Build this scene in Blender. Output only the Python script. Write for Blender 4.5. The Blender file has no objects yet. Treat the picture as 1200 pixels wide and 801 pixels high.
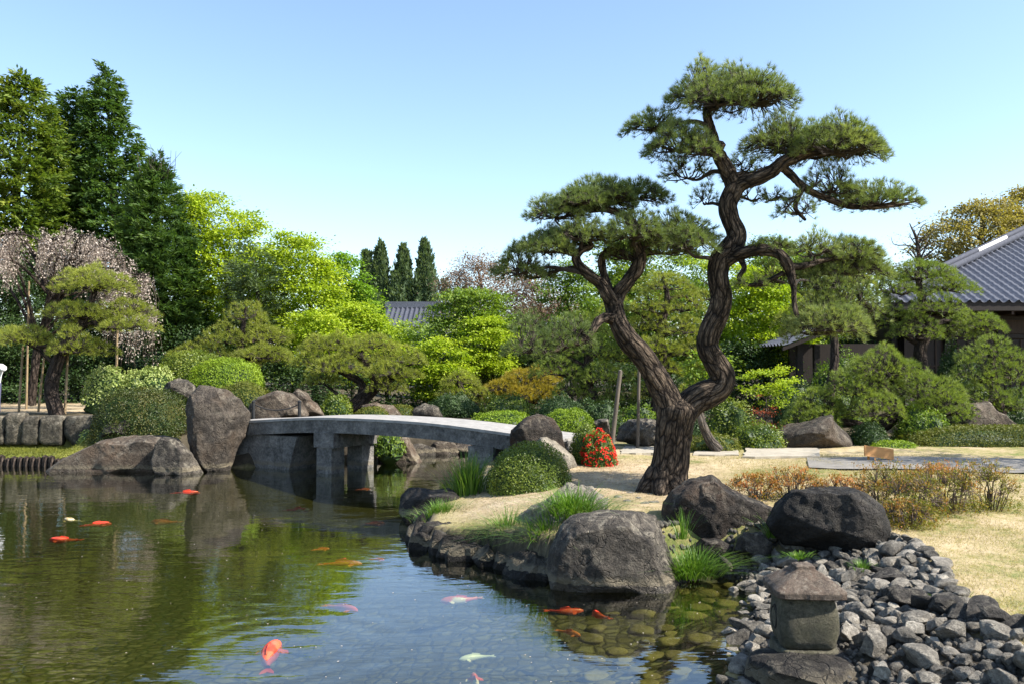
import bpy, bmesh, math, random
import numpy as np
from mathutils import Vector, noise as mnoise

SC = bpy.context.scene
COL = SC.collection
rs = np.random.RandomState

# ------------------------------------------------------------------ camera model (photo pixels 1200 x 801)
CAM_Z = 2.5
PITCH = math.atan(29.5 / 1000.0)
cP, sP = math.cos(PITCH), math.sin(PITCH)


def ray(x, y):
    dx = (np.asarray(x, float) - 600.0) / 1000.0
    dy = (400.5 - np.asarray(y, float)) / 1000.0
    return dx, cP - dy * sP, sP + dy * cP


def at(x, y, Y):
    """world point seen at photo pixel x, y when it stands at distance Y"""
    dx, dY, dZ = ray(x, y)
    t = Y / dY
    return np.stack(np.broadcast_arrays(dx * t, dY * t, CAM_Z + dZ * t), -1)


def gnd(x, y, z=0.0):
    dx, dY, dZ = ray(x, y)
    t = (z - CAM_Z) / dZ
    return np.stack(np.broadcast_arrays(dx * t, dY * t, CAM_Z + dZ * t), -1)


def project(P):
    P = np.asarray(P, float)
    vx, vy, vz = P[..., 0], P[..., 1], P[..., 2] - CAM_Z
    d = vy * cP + vz * sP
    u = -vy * sP + vz * cP
    return 600 + 1000 * vx / d, 400.5 - 1000 * u / d


def nrm(a):
    return a / np.maximum(np.linalg.norm(a, axis=-1, keepdims=True), 1e-9)


# ------------------------------------------------------------------ object helpers
def tag(o, label=None, cat=None, group=None, kind=None):
    if label: o['label'] = label
    if cat: o['category'] = cat
    if group: o['group'] = group
    if kind or cat: o['kind'] = kind or 'thing'
    return o


def empty(name, loc, label, cat, group=None, rz=0):
    o = bpy.data.objects.new(name, None)
    COL.objects.link(o)
    o.location = Vector([float(c) for c in loc])
    o.rotation_euler = (0, 0, rz)
    o.empty_display_size = 0.2
    return tag(o, label, cat, group)


class MB:
    """collects triangles and quads, builds one mesh object"""
    def __init__(self):
        self.V, self.T, self.Q, self.A, self.B, self.n = [], [], [], [], [], 0

    def add(self, V, F, a=None, b=None):
        V = np.asarray(V, float).reshape(-1, 3)
        F = np.asarray(F, int)
        (self.T if F.shape[1] == 3 else self.Q).append(F + self.n)
        self.V.append(V)
        self.A.append(np.full(len(V), 0.5) if a is None else np.broadcast_to(a, (len(V),)))
        self.B.append(V if b is None else np.asarray(b))
        self.n += len(V)

    def box(self, c, s, rz=0, taper=1.0):
        x, y, z = [k / 2 for k in s]
        v = np.array([[-x, -y, -z], [x, -y, -z], [x, y, -z], [-x, y, -z],
                      [-x * taper, -y * taper, z], [x * taper, -y * taper, z], [x * taper, y * taper, z], [-x * taper, y * taper, z]])
        c_, s_ = math.cos(rz), math.sin(rz)
        R = np.array([[c_, -s_, 0], [s_, c_, 0], [0, 0, 1]])
        self.add(v @ R.T + np.asarray(c), [[0, 3, 2, 1], [4, 5, 6, 7], [0, 1, 5, 4], [1, 2, 6, 5], [2, 3, 7, 6], [3, 0, 4, 7]])

    def build(self, name, mat, parent=None, smooth=False, bark=False, org=None):
        V = np.concatenate(self.V)
        T = np.concatenate(self.T) if self.T else np.zeros((0, 3), int)
        Q = np.concatenate(self.Q) if self.Q else np.zeros((0, 4), int)
        off = np.zeros(3)
        if parent is not None:
            off = wloc(parent)
        elif org is not None:
            off = np.asarray(org, float)
        me = bpy.data.meshes.new(name)
        me.vertices.add(len(V))
        me.vertices.foreach_set('co', (V - off).astype(np.float32).ravel())
        nl = T.size + Q.size
        me.loops.add(nl)
        me.loops.foreach_set('vertex_index', np.concatenate([T.ravel(), Q.ravel()]).astype(np.int32))
        npoly = len(T) + len(Q)
        me.polygons.add(npoly)
        st = np.concatenate([np.arange(len(T)) * 3, T.size + np.arange(len(Q)) * 4]).astype(np.int32)
        me.polygons.foreach_set('loop_start', st)
        me.polygons.foreach_set('use_smooth', np.full(npoly, smooth))
        at_ = me.attributes.new('v', 'FLOAT', 'POINT')
        at_.data.foreach_set('value', np.concatenate(self.A).astype(np.float32))
        if bark:
            at2 = me.attributes.new('bark', 'FLOAT_VECTOR', 'POINT')
            at2.data.foreach_set('vector', np.concatenate(self.B).astype(np.float32).ravel())
        me.update(calc_edges=True)
        me.validate()
        if mat: me.materials.append(mat)
        o = bpy.data.objects.new(name, me)
        COL.objects.link(o)
        if parent is not None:
            o.parent = parent
        elif org is not None:
            o.location = Vector(off)
        return o


def wloc(o):
    p = np.zeros(3)
    while o is not None:
        p = p + np.array(o.location)
        o = o.parent
    return p


# ------------------------------------------------------------------ materials
def newmat(name):
    m = bpy.data.materials.new(name)
    m.use_nodes = True
    nt = m.node_tree
    nt.nodes.clear()
    out = nt.nodes.new('ShaderNodeOutputMaterial')
    return m, nt, out


def N(nt, t, **kw):
    n = nt.nodes.new(t)
    for k, v in kw.items():
        if k in n.inputs.keys() if isinstance(k, str) else False:
            n.inputs[k].default_value = v
        else:
            setattr(n, k, v)
    return n


def ramp(nt, fac, stops, interp='LINEAR'):
    r = nt.nodes.new('ShaderNodeValToRGB')
    r.color_ramp.interpolation = interp
    e = r.color_ramp.elements
    while len(e) < len(stops): e.new(0.5)
    for i, (p, c) in enumerate(stops):
        e[i].position = p
        e[i].color = (c[0], c[1], c[2], 1) if hasattr(c, '__len__') else (c, c, c, 1)
    if fac is not None: nt.links.new(fac, r.inputs[0])
    return r.outputs[0]


def noise(nt, vec, scale, detail=4, rough=0.6, dist=0.0):
    n = nt.nodes.new('ShaderNodeTexNoise')
    n.inputs['Scale'].default_value = scale
    n.inputs['Detail'].default_value = detail
    n.inputs['Roughness'].default_value = rough
    n.inputs['Distortion'].default_value = dist
    if vec is not None: nt.links.new(vec, n.inputs['Vector'])
    return n.outputs['Fac']


def mix(nt, fac, a, b, mode='MIX'):
    m = nt.nodes.new('ShaderNodeMix')
    m.data_type = 'RGBA'
    m.blend_type = mode
    for sock, v in ((m.inputs[0], fac), (m.inputs[6], a), (m.inputs[7], b)):
        if hasattr(v, 'is_output'): nt.links.new(v, sock)
        elif hasattr(v, '__len__'): sock.default_value = (v[0], v[1], v[2], 1)
        else: sock.default_value = v
    return m.outputs[2]


def math_(nt, op, a, b=None, clamp=False):
    m = nt.nodes.new('ShaderNodeMath')
    m.operation = op
    m.use_clamp = clamp
    for i, v in enumerate((a, b)):
        if v is None: continue
        if hasattr(v, 'is_output'): nt.links.new(v, m.inputs[i])
        else: m.inputs[i].default_value = v
    return m.outputs[0]


def bump(nt, h, strength=0.5, dist=0.02, normal=None):
    b = nt.nodes.new('ShaderNodeBump')
    b.inputs['Strength'].default_value = strength
    b.inputs['Distance'].default_value = dist
    nt.links.new(h, b.inputs['Height'])
    if normal is not None: nt.links.new(normal, b.inputs['Normal'])
    return b.outputs[0]


def princ(nt, out, col, rough=0.8, nor=None, spec=0.3):
    p = nt.nodes.new('ShaderNodeBsdfPrincipled')
    if hasattr(col, 'is_output'): nt.links.new(col, p.inputs['Base Color'])
    else: p.inputs['Base Color'].default_value = (*col, 1)
    if hasattr(rough, 'is_output'): nt.links.new(rough, p.inputs['Roughness'])
    else: p.inputs['Roughness'].default_value = rough
    p.inputs['Specular IOR Level'].default_value = spec
    if nor is not None: nt.links.new(nor, p.inputs['Normal'])
    if out is not None: nt.links.new(p.outputs[0], out.inputs[0])
    return p


def objco(nt):
    return nt.nodes.new('ShaderNodeTexCoord').outputs['Object']


def worldpos(nt):
    return nt.nodes.new('ShaderNodeNewGeometry').outputs['Position']


def leafmat(name, stops, trans=0.35, rough=0.55, spec=0.25, tint=(1.2, 1.25, 0.5), patch=0.35, pscale=1.1):
    """leaf colour varies from leaf to leaf (attribute v) and in soft patches"""
    m, nt, out = newmat(name)
    a = nt.nodes.new('ShaderNodeAttribute'); a.attribute_name = 'v'
    nz = noise(nt, worldpos(nt), pscale, 2)
    f = math_(nt, 'ADD', math_(nt, 'MULTIPLY', a.outputs['Fac'], 1 - patch), math_(nt, 'MULTIPLY', nz, patch))
    c = ramp(nt, f, stops)
    p = princ(nt, None, c, rough, None, spec)
    t = nt.nodes.new('ShaderNodeBsdfTranslucent')
    nt.links.new(mix(nt, 1.0, c, tint, 'MULTIPLY'), t.inputs[0])
    ms = nt.nodes.new('ShaderNodeMixShader')
    ms.inputs[0].default_value = trans
    nt.links.new(p.outputs[0], ms.inputs[1]); nt.links.new(t.outputs[0], ms.inputs[2])
    nt.links.new(ms.outputs[0], out.inputs[0])
    return m


def rockmat(name, dark, mid, light, lichen=(0.42, 0.40, 0.34), lich_amt=0.35, brown=None, scale=1.0, band=True):
    m, nt, out = newmat(name)
    g = nt.nodes.new('ShaderNodeNewGeometry')
    pos = g.outputs['Position']
    n1 = noise(nt, pos, 1.6 * scale, 6, 0.65, 0.4)
    n2 = noise(nt, pos, 9 * scale, 6, 0.7, 0.2)
    n3 = noise(nt, pos, 42 * scale, 4, 0.7)
    f = math_(nt, 'ADD', math_(nt, 'MULTIPLY', n1, 0.45), math_(nt, 'ADD', math_(nt, 'MULTIPLY', n2, 0.35), math_(nt, 'MULTIPLY', n3, 0.2)))
    c = ramp(nt, f, [(0.38, dark), (0.5, mid), (0.63, light)])
    if brown:
        nb = noise(nt, pos, 1.1 * scale, 3, 0.6, 0.3)
        c = mix(nt, ramp(nt, nb, [(0.48, 0.0), (0.66, 0.75)]), c, brown)
    nl = noise(nt, pos, 5.0 * scale, 7, 0.75, 0.6)
    sx = nt.nodes.new('ShaderNodeSeparateXYZ'); nt.links.new(g.outputs['Normal'], sx.inputs[0])
    up = math_(nt, 'MULTIPLY', math_(nt, 'ADD', sx.outputs[2], 0.35, True), lich_amt * 1.6)
    lf = math_(nt, 'MULTIPLY', ramp(nt, nl, [(0.5, 0.0), (0.63, 1.0)]), up, True)
    c = mix(nt, lf, c, lichen)
    if band:   # pale mineral band left by the water level
        sp = nt.nodes.new('ShaderNodeSeparateXYZ'); nt.links.new(pos, sp.inputs[0])
        zz = math_(nt, 'ADD', sp.outputs[2], math_(nt, 'MULTIPLY', noise(nt, pos, 6, 4), -0.16))
        bf = ramp(nt, zz, [(0.0, 0.0), (0.005, 0.6), (0.07, 0.45), (0.12, 0.0)])
        c = mix(nt, bf, c, (0.30, 0.27, 0.20))
    c = mix(nt, 1.0, c, ((0.84, 0.78, 0.70) if band else (1.06, 1.0, 0.91)), 'MULTIPLY')
    h = math_(nt, 'ADD', math_(nt, 'MULTIPLY', n2, 1.0), math_(nt, 'MULTIPLY', n3, 0.45))
    vr = nt.nodes.new('ShaderNodeTexVoronoi'); vr.feature = 'DISTANCE_TO_EDGE'
    vr.inputs['Scale'].default_value = 2.2 * scale
    wp = nt.nodes.new('ShaderNodeVectorMath'); wp.operation = 'ADD'
    nn = nt.nodes.new('ShaderNodeTexNoise'); nn.inputs['Scale'].default_value = 3 * scale
    nt.links.new(pos, nn.inputs['Vector'])
    nt.links.new(pos, wp.inputs[0]); nt.links.new(nn.outputs['Color'], wp.inputs[1])
    nt.links.new(wp.outputs[0], vr.inputs['Vector'])
    crack = ramp(nt, vr.outputs['Distance'], [(0.0, 0.0), (0.025, 1.0)])
    h = math_(nt, 'ADD', h, math_(nt, 'MULTIPLY', crack, 0.35))
    nor = bump(nt, h, 0.95, 0.07 / max(scale, 1) ** .5)
    princ(nt, out, c, 0.82, nor, 0.25)
    return m


def simplemat(name, c1, c2, scale=6, rough=0.8, bstr=0.4, bdist=0.02, spec=0.3, stretch=(1, 1, 1), detail=6):
    m, nt, out = newmat(name)
    mp = nt.nodes.new('ShaderNodeMapping'); mp.inputs['Scale'].default_value = stretch
    nt.links.new(worldpos(nt), mp.inputs[0])
    f = noise(nt, mp.outputs[0], scale, detail, 0.65)
    f2 = noise(nt, mp.outputs[0], scale * 7, 3, 0.6)
    c = ramp(nt, math_(nt, 'ADD', math_(nt, 'MULTIPLY', f, 0.7), math_(nt, 'MULTIPLY', f2, 0.3)), [(0.32, c1), (0.68, c2)])
    princ(nt, out, c, rough, bump(nt, math_(nt, 'ADD', f, math_(nt, 'MULTIPLY', f2, 0.4)), bstr, bdist), spec)
    return m


def barkmat(name, dark, light, s=1.0):
    """old pine bark: long irregular plates split by dark furrows, scaly inside"""
    m, nt, out = newmat(name)
    a = nt.nodes.new('ShaderNodeAttribute'); a.attribute_name = 'bark'
    mp = nt.nodes.new('ShaderNodeMapping'); mp.inputs['Scale'].default_value = (1, 1, 0.26)
    nt.links.new(a.outputs['Vector'], mp.inputs[0])
    hs = []
    for sc, wob in ((9.5 * s, .13), (26 * s, .06)):
        nd = nt.nodes.new('ShaderNodeTexNoise'); nd.inputs['Scale'].default_value = sc * .6; nd.inputs['Detail'].default_value = 5
        nt.links.new(mp.outputs[0], nd.inputs['Vector'])
        ad = nt.nodes.new('ShaderNodeVectorMath'); ad.operation = 'MULTIPLY_ADD'
        ad.inputs[1].default_value = (wob / s,) * 3
        nt.links.new(nd.outputs['Color'], ad.inputs[0]); nt.links.new(mp.outputs[0], ad.inputs[2])
        vo = nt.nodes.new('ShaderNodeTexVoronoi'); vo.feature = 'DISTANCE_TO_EDGE'; vo.inputs['Scale'].default_value = sc
        nt.links.new(ad.outputs[0], vo.inputs['Vector'])
        hs.append(vo.outputs['Distance'])
    p1 = ramp(nt, hs[0], [(0.0, 0.0), (0.07, 0.45), (0.30, 1.0)])
    p2 = ramp(nt, hs[1], [(0.0, 0.25), (0.25, 1.0)])
    n2 = noise(nt, mp.outputs[0], 26 * s, 6, 0.75)
    n3 = noise(nt, mp.outputs[0], 5 * s, 3, 0.6)
    f = math_(nt, 'MULTIPLY', math_(nt, 'MULTIPLY', p1, p2), math_(nt, 'ADD', math_(nt, 'MULTIPLY', n2, 1.1), math_(nt, 'MULTIPLY', n3, .5)))
    c = ramp(nt, f, [(0.05, dark), (0.45, tuple(d * .55 + l * .45 for d, l in zip(dark, light))), (0.95, light)])
    h = math_(nt, 'ADD', p1, math_(nt, 'ADD', math_(nt, 'MULTIPLY', p2, .35), math_(nt, 'MULTIPLY', n2, 0.5)))
    princ(nt, out, c, 0.9, bump(nt, h, 1.0, 0.035 / s), 0.15)
    return m


M = {}
M['rock_grey'] = rockmat('rock_grey', (0.018, 0.017, 0.016), (0.066, 0.061, 0.055), (0.175, 0.16, 0.14))
M['rock_tall'] = rockmat('rock_tall', (0.020, 0.018, 0.017), (0.066, 0.058, 0.051), (0.16, 0.14, 0.12), lich_amt=0.2, brown=(0.095, 0.072, 0.052))
M['rock_brown'] = rockmat('rock_brown', (0.026, 0.022, 0.019), (0.088, 0.073, 0.06), (0.20, 0.172, 0.14), brown=(0.13, 0.095, 0.07), lich_amt=0.3)
M['rock_dark'] = rockmat('rock_dark', (0.009, 0.009, 0.009), (0.028, 0.025, 0.023), (0.085, 0.072, 0.062), lich_amt=0.16, brown=(0.085, 0.055, 0.036))
M['rock_black'] = rockmat('rock_black', (0.008, 0.008, 0.008), (0.021, 0.020, 0.019), (0.058, 0.053, 0.049), lich_amt=0.10)
M['rock_pale'] = rockmat('rock_pale', (0.07, 0.068, 0.06), (0.21, 0.20, 0.175), (0.38, 0.36, 0.31), lich_amt=0.5)
M['cobble_a'] = rockmat('cobble_grey', (0.05, 0.048, 0.044), (0.19, 0.182, 0.165), (0.44, 0.42, 0.375), lich_amt=0.15, scale=3, band=False)
M['cobble_b'] = rockmat('cobble_slate', (0.028, 0.027, 0.026), (0.10, 0.096, 0.088), (0.27, 0.258, 0.235), lich_amt=0.12, scale=3, band=False)
M['cobble_c'] = rockmat('cobble_pale', (0.11, 0.105, 0.095), (0.27, 0.258, 0.235), (0.52, 0.50, 0.45), lich_amt=0.2, scale=3, band=False)
M['cobble_d'] = rockmat('cobble_dark', (0.012, 0.011, 0.011), (0.036, 0.034, 0.032), (0.11, 0.102, 0.093), lich_amt=0.15, scale=2.5, band=False)
M['lantern'] = rockmat('lantern_granite', (0.035, 0.035, 0.026), (0.09, 0.087, 0.064), (0.19, 0.18, 0.135), lich_amt=0.15, scale=4, band=False, brown=(0.10, 0.10, 0.065))
M['lantern_roof'] = rockmat('lantern_roof_granite', (0.05, 0.04, 0.034), (0.13, 0.105, 0.088), (0.25, 0.21, 0.175), lich_amt=0.2, scale=5, band=False, brown=(0.13, 0.09, 0.07))
M['granite'] = rockmat('bridge_granite', (0.065, 0.068, 0.07), (0.20, 0.205, 0.21), (0.42, 0.42, 0.42), lich_amt=0.2, scale=2, band=True)
M['deck'] = simplemat('deck_granite', (0.20, 0.19, 0.175), (0.38, 0.36, 0.33), 5, 0.85, 0.3, 0.01)  # light grey granite; the sunlit look of the top is put into it
M['wall_stone'] = rockmat('wall_stone', (0.022, 0.021, 0.018), (0.075, 0.07, 0.058), (0.21, 0.195, 0.16), lich_amt=0.4)
M['path'] = simplemat('path_stone', (0.12, 0.11, 0.098), (0.26, 0.24, 0.205), 4, 0.85, 0.4, 0.02)
M['slab'] = simplemat('slab_stone', (0.24, 0.21, 0.16), (0.42, 0.375, 0.295), 4, 0.85, 0.4, 0.02)
M['bark'] = barkmat('pine_bark', (0.012, 0.009, 0.007), (0.165, 0.124, 0.088), 1.0)
M['bark_bg'] = barkmat('pine_bark_far', (0.02, 0.015, 0.012), (0.12, 0.09, 0.07), 0.8)
M['bark_grey'] = barkmat('grey_bark', (0.05, 0.042, 0.035), (0.18, 0.15, 0.12), 0.8)
M['twig'] = simplemat('twig_bark', (0.016, 0.013, 0.011), (0.055, 0.042, 0.032), 20, 0.9, 0.3, 0.01)
M['twig_pale'] = simplemat('twig_pale', (0.06, 0.045, 0.035), (0.17, 0.13, 0.10), 20, 0.9, 0.3, 0.01)
M['pole'] = simplemat('weathered_pole', (0.16, 0.11, 0.06), (0.34, 0.25, 0.14), 8, 0.8, 0.3, 0.01, stretch=(1, 1, 0.2))
M['pole_grey'] = simplemat('grey_pole', (0.06, 0.05, 0.04), (0.15, 0.125, 0.10), 8, 0.8, 0.3, 0.01, stretch=(1, 1, 0.2))
M['wood_sign'] = simplemat('orange_wood', (0.36, 0.16, 0.045), (0.50, 0.25, 0.08), 5, 0.6, 0.2, 0.01, stretch=(1, 6, 6))
M['wood_dark'] = simplemat('dark_timber', (0.012, 0.009, 0.008), (0.03, 0.021, 0.016), 5, 0.7, 0.2, 0.01, stretch=(5, 5, 0.5))
M['wood_brown'] = simplemat('brown_timber', (0.022, 0.013, 0.008), (0.05, 0.029, 0.018), 5, 0.7, 0.2, 0.01, stretch=(5, 5, 0.5))
M['plaster'] = simplemat('plaster', (0.62, 0.61, 0.58), (0.74, 0.73, 0.70), 3, 0.9, 0.1, 0.01)
M['tile'] = simplemat('roof_tile', (0.055, 0.06, 0.077), (0.135, 0.142, 0.168), 9, 0.6, 0.2, 0.01, spec=0.35)
M['ridge'] = simplemat('ridge_tile', (0.035, 0.038, 0.05), (0.08, 0.086, 0.11), 9, 0.8, 0.2, 0.01, spec=0.2)
M['metal'] = simplemat('dark_metal', (0.012, 0.012, 0.012), (0.03, 0.03, 0.03), 20, 0.5, 0.1, 0.005)
M['pale_stone'] = simplemat('white_stone', (0.55, 0.54, 0.5), (0.75, 0.74, 0.7), 8, 0.8, 0.2, 0.01)

# foliage: base colours only
M['nd_main'] = leafmat('needles_big_pine', [(0.15, (0.06, 0.10, 0.034)), (0.5, (0.175, 0.225, 0.075)), (0.85, (0.40, 0.43, 0.16))], 0.35, 0.5, 0.3, patch=0.45)
M['nd_olive'] = leafmat('needles_olive', [(0.15, (0.11, 0.145, 0.025)), (0.5, (0.28, 0.31, 0.052)), (0.9, (0.46, 0.46, 0.10))], 0.38, 0.5, 0.3, patch=0.4)
M['nd_green'] = leafmat('needles_green', [(0.15, (0.075, 0.12, 0.028)), (0.5, (0.20, 0.26, 0.052)), (0.9, (0.38, 0.42, 0.11))], 0.38, 0.5, 0.3, patch=0.4)
M['nd_gold'] = leafmat('needles_gold', [(0.15, (0.17, 0.15, 0.02)), (0.5, (0.38, 0.30, 0.035)), (0.9, (0.55, 0.42, 0.06))], 0.35, 0.5, 0.3, patch=0.4)
M['lf_lime'] = leafmat('leaves_lime', [(0.1, (0.13, 0.22, 0.012)), (0.5, (0.31, 0.40, 0.022)), (0.95, (0.50, 0.54, 0.055))], 0.4, 0.5, 0.25)
M['lf_fresh'] = leafmat('leaves_fresh', [(0.1, (0.07, 0.16, 0.012)), (0.5, (0.18, 0.31, 0.02)), (0.95, (0.34, 0.45, 0.04))], 0.38, 0.5, 0.25)
M['lf_mid'] = leafmat('leaves_mid', [(0.1, (0.06, 0.12, 0.018)), (0.5, (0.16, 0.24, 0.028)), (0.95, (0.33, 0.39, 0.055))], 0.4, 0.5, 0.3)
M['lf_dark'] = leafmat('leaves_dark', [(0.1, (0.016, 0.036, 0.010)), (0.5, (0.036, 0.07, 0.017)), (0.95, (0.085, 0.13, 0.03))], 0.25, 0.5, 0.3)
M['lf_conifer'] = leafmat('conifer_sprays', [(0.1, (0.028, 0.065, 0.018)), (0.5, (0.065, 0.125, 0.028)), (0.95, (0.17, 0.24, 0.05))], 0.35, 0.5, 0.25)
M['lf_hinoki'] = leafmat('hinoki_sprays', [(0.1, (0.035, 0.08, 0.014)), (0.5, (0.115, 0.175, 0.025)), (0.95, (0.30, 0.32, 0.05))], 0.35, 0.5, 0.25)
M['lf_cypress'] = leafmat('cypress_sprays', [(0.1, (0.05, 0.085, 0.04)), (0.5, (0.105, 0.15, 0.068)), (0.95, (0.20, 0.25, 0.11))], 0.35, 0.6, 0.2)
M['lf_box'] = leafmat('clipped_leaves', [(0.1, (0.04, 0.075, 0.010)), (0.5, (0.13, 0.18, 0.018)), (0.95, (0.32, 0.34, 0.045))], 0.3, 0.4, 0.4)
M['lf_moundlime'] = leafmat('mound_leaves_lime', [(0.1, (0.10, 0.17, 0.012)), (0.5, (0.20, 0.29, 0.018)), (0.95, (0.30, 0.38, 0.03))], 0.3, 0.5, 0.25)
M['lf_olivemound'] = leafmat('mound_leaves_olive', [(0.1, (0.06, 0.075, 0.012)), (0.5, (0.13, 0.145, 0.02)), (0.95, (0.22, 0.22, 0.035))], 0.3, 0.5, 0.25)
M['lf_rusty'] = leafmat('clipped_leaves_rusty', [(0.1, (0.016, 0.03, 0.008)), (0.45, (0.045, 0.065, 0.012)), (0.75, (0.12, 0.11, 0.022)), (0.97, (0.21, 0.12, 0.035))], 0.25, 0.45, 0.3)
M['lf_varieg'] = leafmat('variegated_leaves', [(0.1, (0.12, 0.18, 0.04)), (0.5, (0.30, 0.36, 0.10)), (0.9, (0.62, 0.62, 0.34))], 0.3, 0.5, 0.25)
M['lf_azalea'] = leafmat('azalea_leaves', [(0.1, (0.06, 0.085, 0.015)), (0.4, (0.18, 0.18, 0.03)), (0.58, (0.36, 0.18, 0.045)), (0.95, (0.60, 0.17, 0.07))], 0.35, 0.5, 0.25, patch=0.5, pscale=2.5)
M['fl_red'] = leafmat('red_petals', [(0.1, (0.50, 0.012, 0.010)), (0.6, (0.72, 0.035, 0.02)), (0.95, (0.80, 0.14, 0.09))], 0.25, 0.5, 0.25, tint=(1.1, 0.6, 0.5))
M['fl_pink'] = leafmat('weeping_blossom', [(0.1, (0.30, 0.245, 0.19)), (0.5, (0.52, 0.44, 0.365)), (0.95, (0.80, 0.72, 0.63))], 0.35, 0.6, 0.2, tint=(1, .9, .9))
M['lf_cherry'] = leafmat('cherry_bronze', [(0.1, (0.13, 0.10, 0.05)), (0.5, (0.26, 0.18, 0.12)), (0.95, (0.40, 0.30, 0.23))], 0.35, 0.6, 0.2, tint=(1, .9, .8))
M['lf_bronze'] = leafmat('bronze_spring', [(0.1, (0.14, 0.12, 0.03)), (0.5, (0.30, 0.25, 0.075)), (0.95, (0.46, 0.37, 0.15))], 0.35, 0.6, 0.2)
M['lf_red'] = leafmat('red_maple_leaves', [(0.1, (0.16, 0.03, 0.015)), (0.5, (0.30, 0.06, 0.025)), (0.95, (0.40, 0.14, 0.04))], 0.35, 0.6, 0.2, tint=(1.1, .8, .6))
M['blade'] = leafmat('grass_blades', [(0.1, (0.04, 0.10, 0.014)), (0.5, (0.10, 0.20, 0.025)), (0.95, (0.24, 0.30, 0.06))], 0.35, 0.45, 0.35)
M['lawn_blade'] = leafmat('dry_lawn_blades', [(0.1, (0.13, 0.19, 0.045)), (0.32, (0.27, 0.26, 0.10)), (0.5, (0.40, 0.33, 0.18)), (0.95, (0.52, 0.43, 0.28))], 0.3, 0.6, 0.2, patch=0.6, pscale=1.3)


# ------------------------------------------------------------------ geometry generators
def catmull(P, n):
    P = np.asarray(P, float)
    if len(P) == 2:
        t = np.linspace(0, 1, n)[:, None]
        return P[0] * (1 - t) + P[1] * t
    Q = np.vstack([2 * P[0] - P[1], P, 2 * P[-1] - P[-2]])
    m = len(P) - 1
    u = np.linspace(0, m, n)
    i = np.minimum(u.astype(int), m - 1)
    t = (u - i)[:, None]
    a, b, c, d = Q[i], Q[i + 1], Q[i + 2], Q[i + 3]
    return 0.5 * (2 * b + (c - a) * t + (2 * a - 5 * b + 4 * c - d) * t * t + (3 * b - a - 3 * c + d) * t ** 3)


def tube(mb, pts, rad, sides=8, n=24, rough=0.0, seed=0, cap=True, a=None):
    """tapered tube through pts; rough > 0 makes it knobbly like old wood"""
    pts = np.asarray(pts, float)
    full = catmull(np.column_stack([pts, rad]), n)
    C, R = full[:, :3], np.maximum(full[:, 3], 0.001)
    Tn = nrm(np.gradient(C, axis=0))
    ref = np.array([0.3, 0.9, 0.2])
    u = np.zeros_like(C)
    prev = nrm(np.cross(Tn[0], ref))
    for i in range(n):
        p = prev - Tn[i] * np.dot(prev, Tn[i])
        prev = p / max(np.linalg.norm(p), 1e-6)
        u[i] = prev
    w = np.cross(Tn, u)
    ang = np.linspace(0, 2 * math.pi, sides, endpoint=False)
    L = np.concatenate([[0], np.cumsum(np.linalg.norm(np.diff(C, axis=0), axis=1))])
    ca, sa = np.cos(ang), np.sin(ang)
    RR = np.repeat(R[:, None], sides, 1)
    B = np.stack([RR * ca, RR * sa, np.repeat(L[:, None], sides, 1)], -1)
    if rough > 0:
        for i in range(n):
            for j in range(sides):
                q = Vector((ca[j] * 1.1 + seed * 3.1, sa[j] * 1.1, L[i] / max(R.max() * 2.2, .02)))
                k = mnoise.noise(q) * 1.0 + 0.5 * mnoise.noise(q * 2.7) + 0.28 * mnoise.noise(q * 6.3)
                RR[i, j] *= 1 + rough * k
    V = C[:, None, :] + u[:, None, :] * (RR * ca)[..., None] + w[:, None, :] * (RR * sa)[..., None]
    idx = np.arange(n * sides).reshape(n, sides)
    q = np.stack([idx[:-1], np.roll(idx[:-1], -1, 1), np.roll(idx[1:], -1, 1), idx[1:]], -1).reshape(-1, 4)
    mb.add(V.reshape(-1, 3), q, a, B.reshape(-1, 3))
    if cap:
        o = mb.n
        tip = C[-1] + Tn[-1] * R[-1] * 0.6
        base = C[0] - Tn[0] * R[0] * 0.2
        k = np.arange(sides)
        V2 = np.vstack([V[-1], tip[None], V[0], base[None]])
        B2 = np.vstack([B[-1], B[-1][:1], B[0], B[0][:1]])
        f1 = np.stack([k, (k + 1) % sides, np.full(sides, sides)], -1)
        f2 = np.stack([sides + 1 + (k + 1) % sides, sides + 1 + k, np.full(sides, 2 * sides + 1)], -1)
        mb.add(V2, np.vstack([f1, f2]), a, B2)


def twigs(mb, P0, P2, r0, r2, sag=0.25, rng=None):
    """many thin bent three-sided twigs from P0[i] to P2[i]"""
    n = len(P0)
    if n == 0: return
    P1 = P0 * 0.45 + P2 * 0.55
    P1[:, 2] = P0[:, 2] + (P2[:, 2] - P0[:, 2]) * sag
    if rng is not None:
        P1 += rng.normal(0, 0.06, (n, 3)) * np.linalg.norm(P2 - P0, axis=1)[:, None]
    d = nrm(P2 - P0)
    s1 = nrm(np.cross(d, np.array([0.12, 0.2, 1.0])))
    s2 = np.cross(d, s1)
    V = []
    for P, r in ((P0, r0), (P1, (r0 + r2) * 0.55), (P2, r2)):
        for a in (0, 2.094, 4.189):
            V.append(P + (s1 * math.cos(a) + s2 * math.sin(a)) * r)
    V = np.stack(V, 1)                                  # n, 9, 3
    f = []
    for k in (0, 3):
        for j in range(3):
            f.append([k + j, k + (j + 1) % 3, k + 3 + (j + 1) % 3, k + 3 + j])
    F = (np.arange(n)[:, None, None] * 9 + np.array(f)[None]).reshape(-1, 4)
    mb.add(V.reshape(-1, 3), F)


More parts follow.
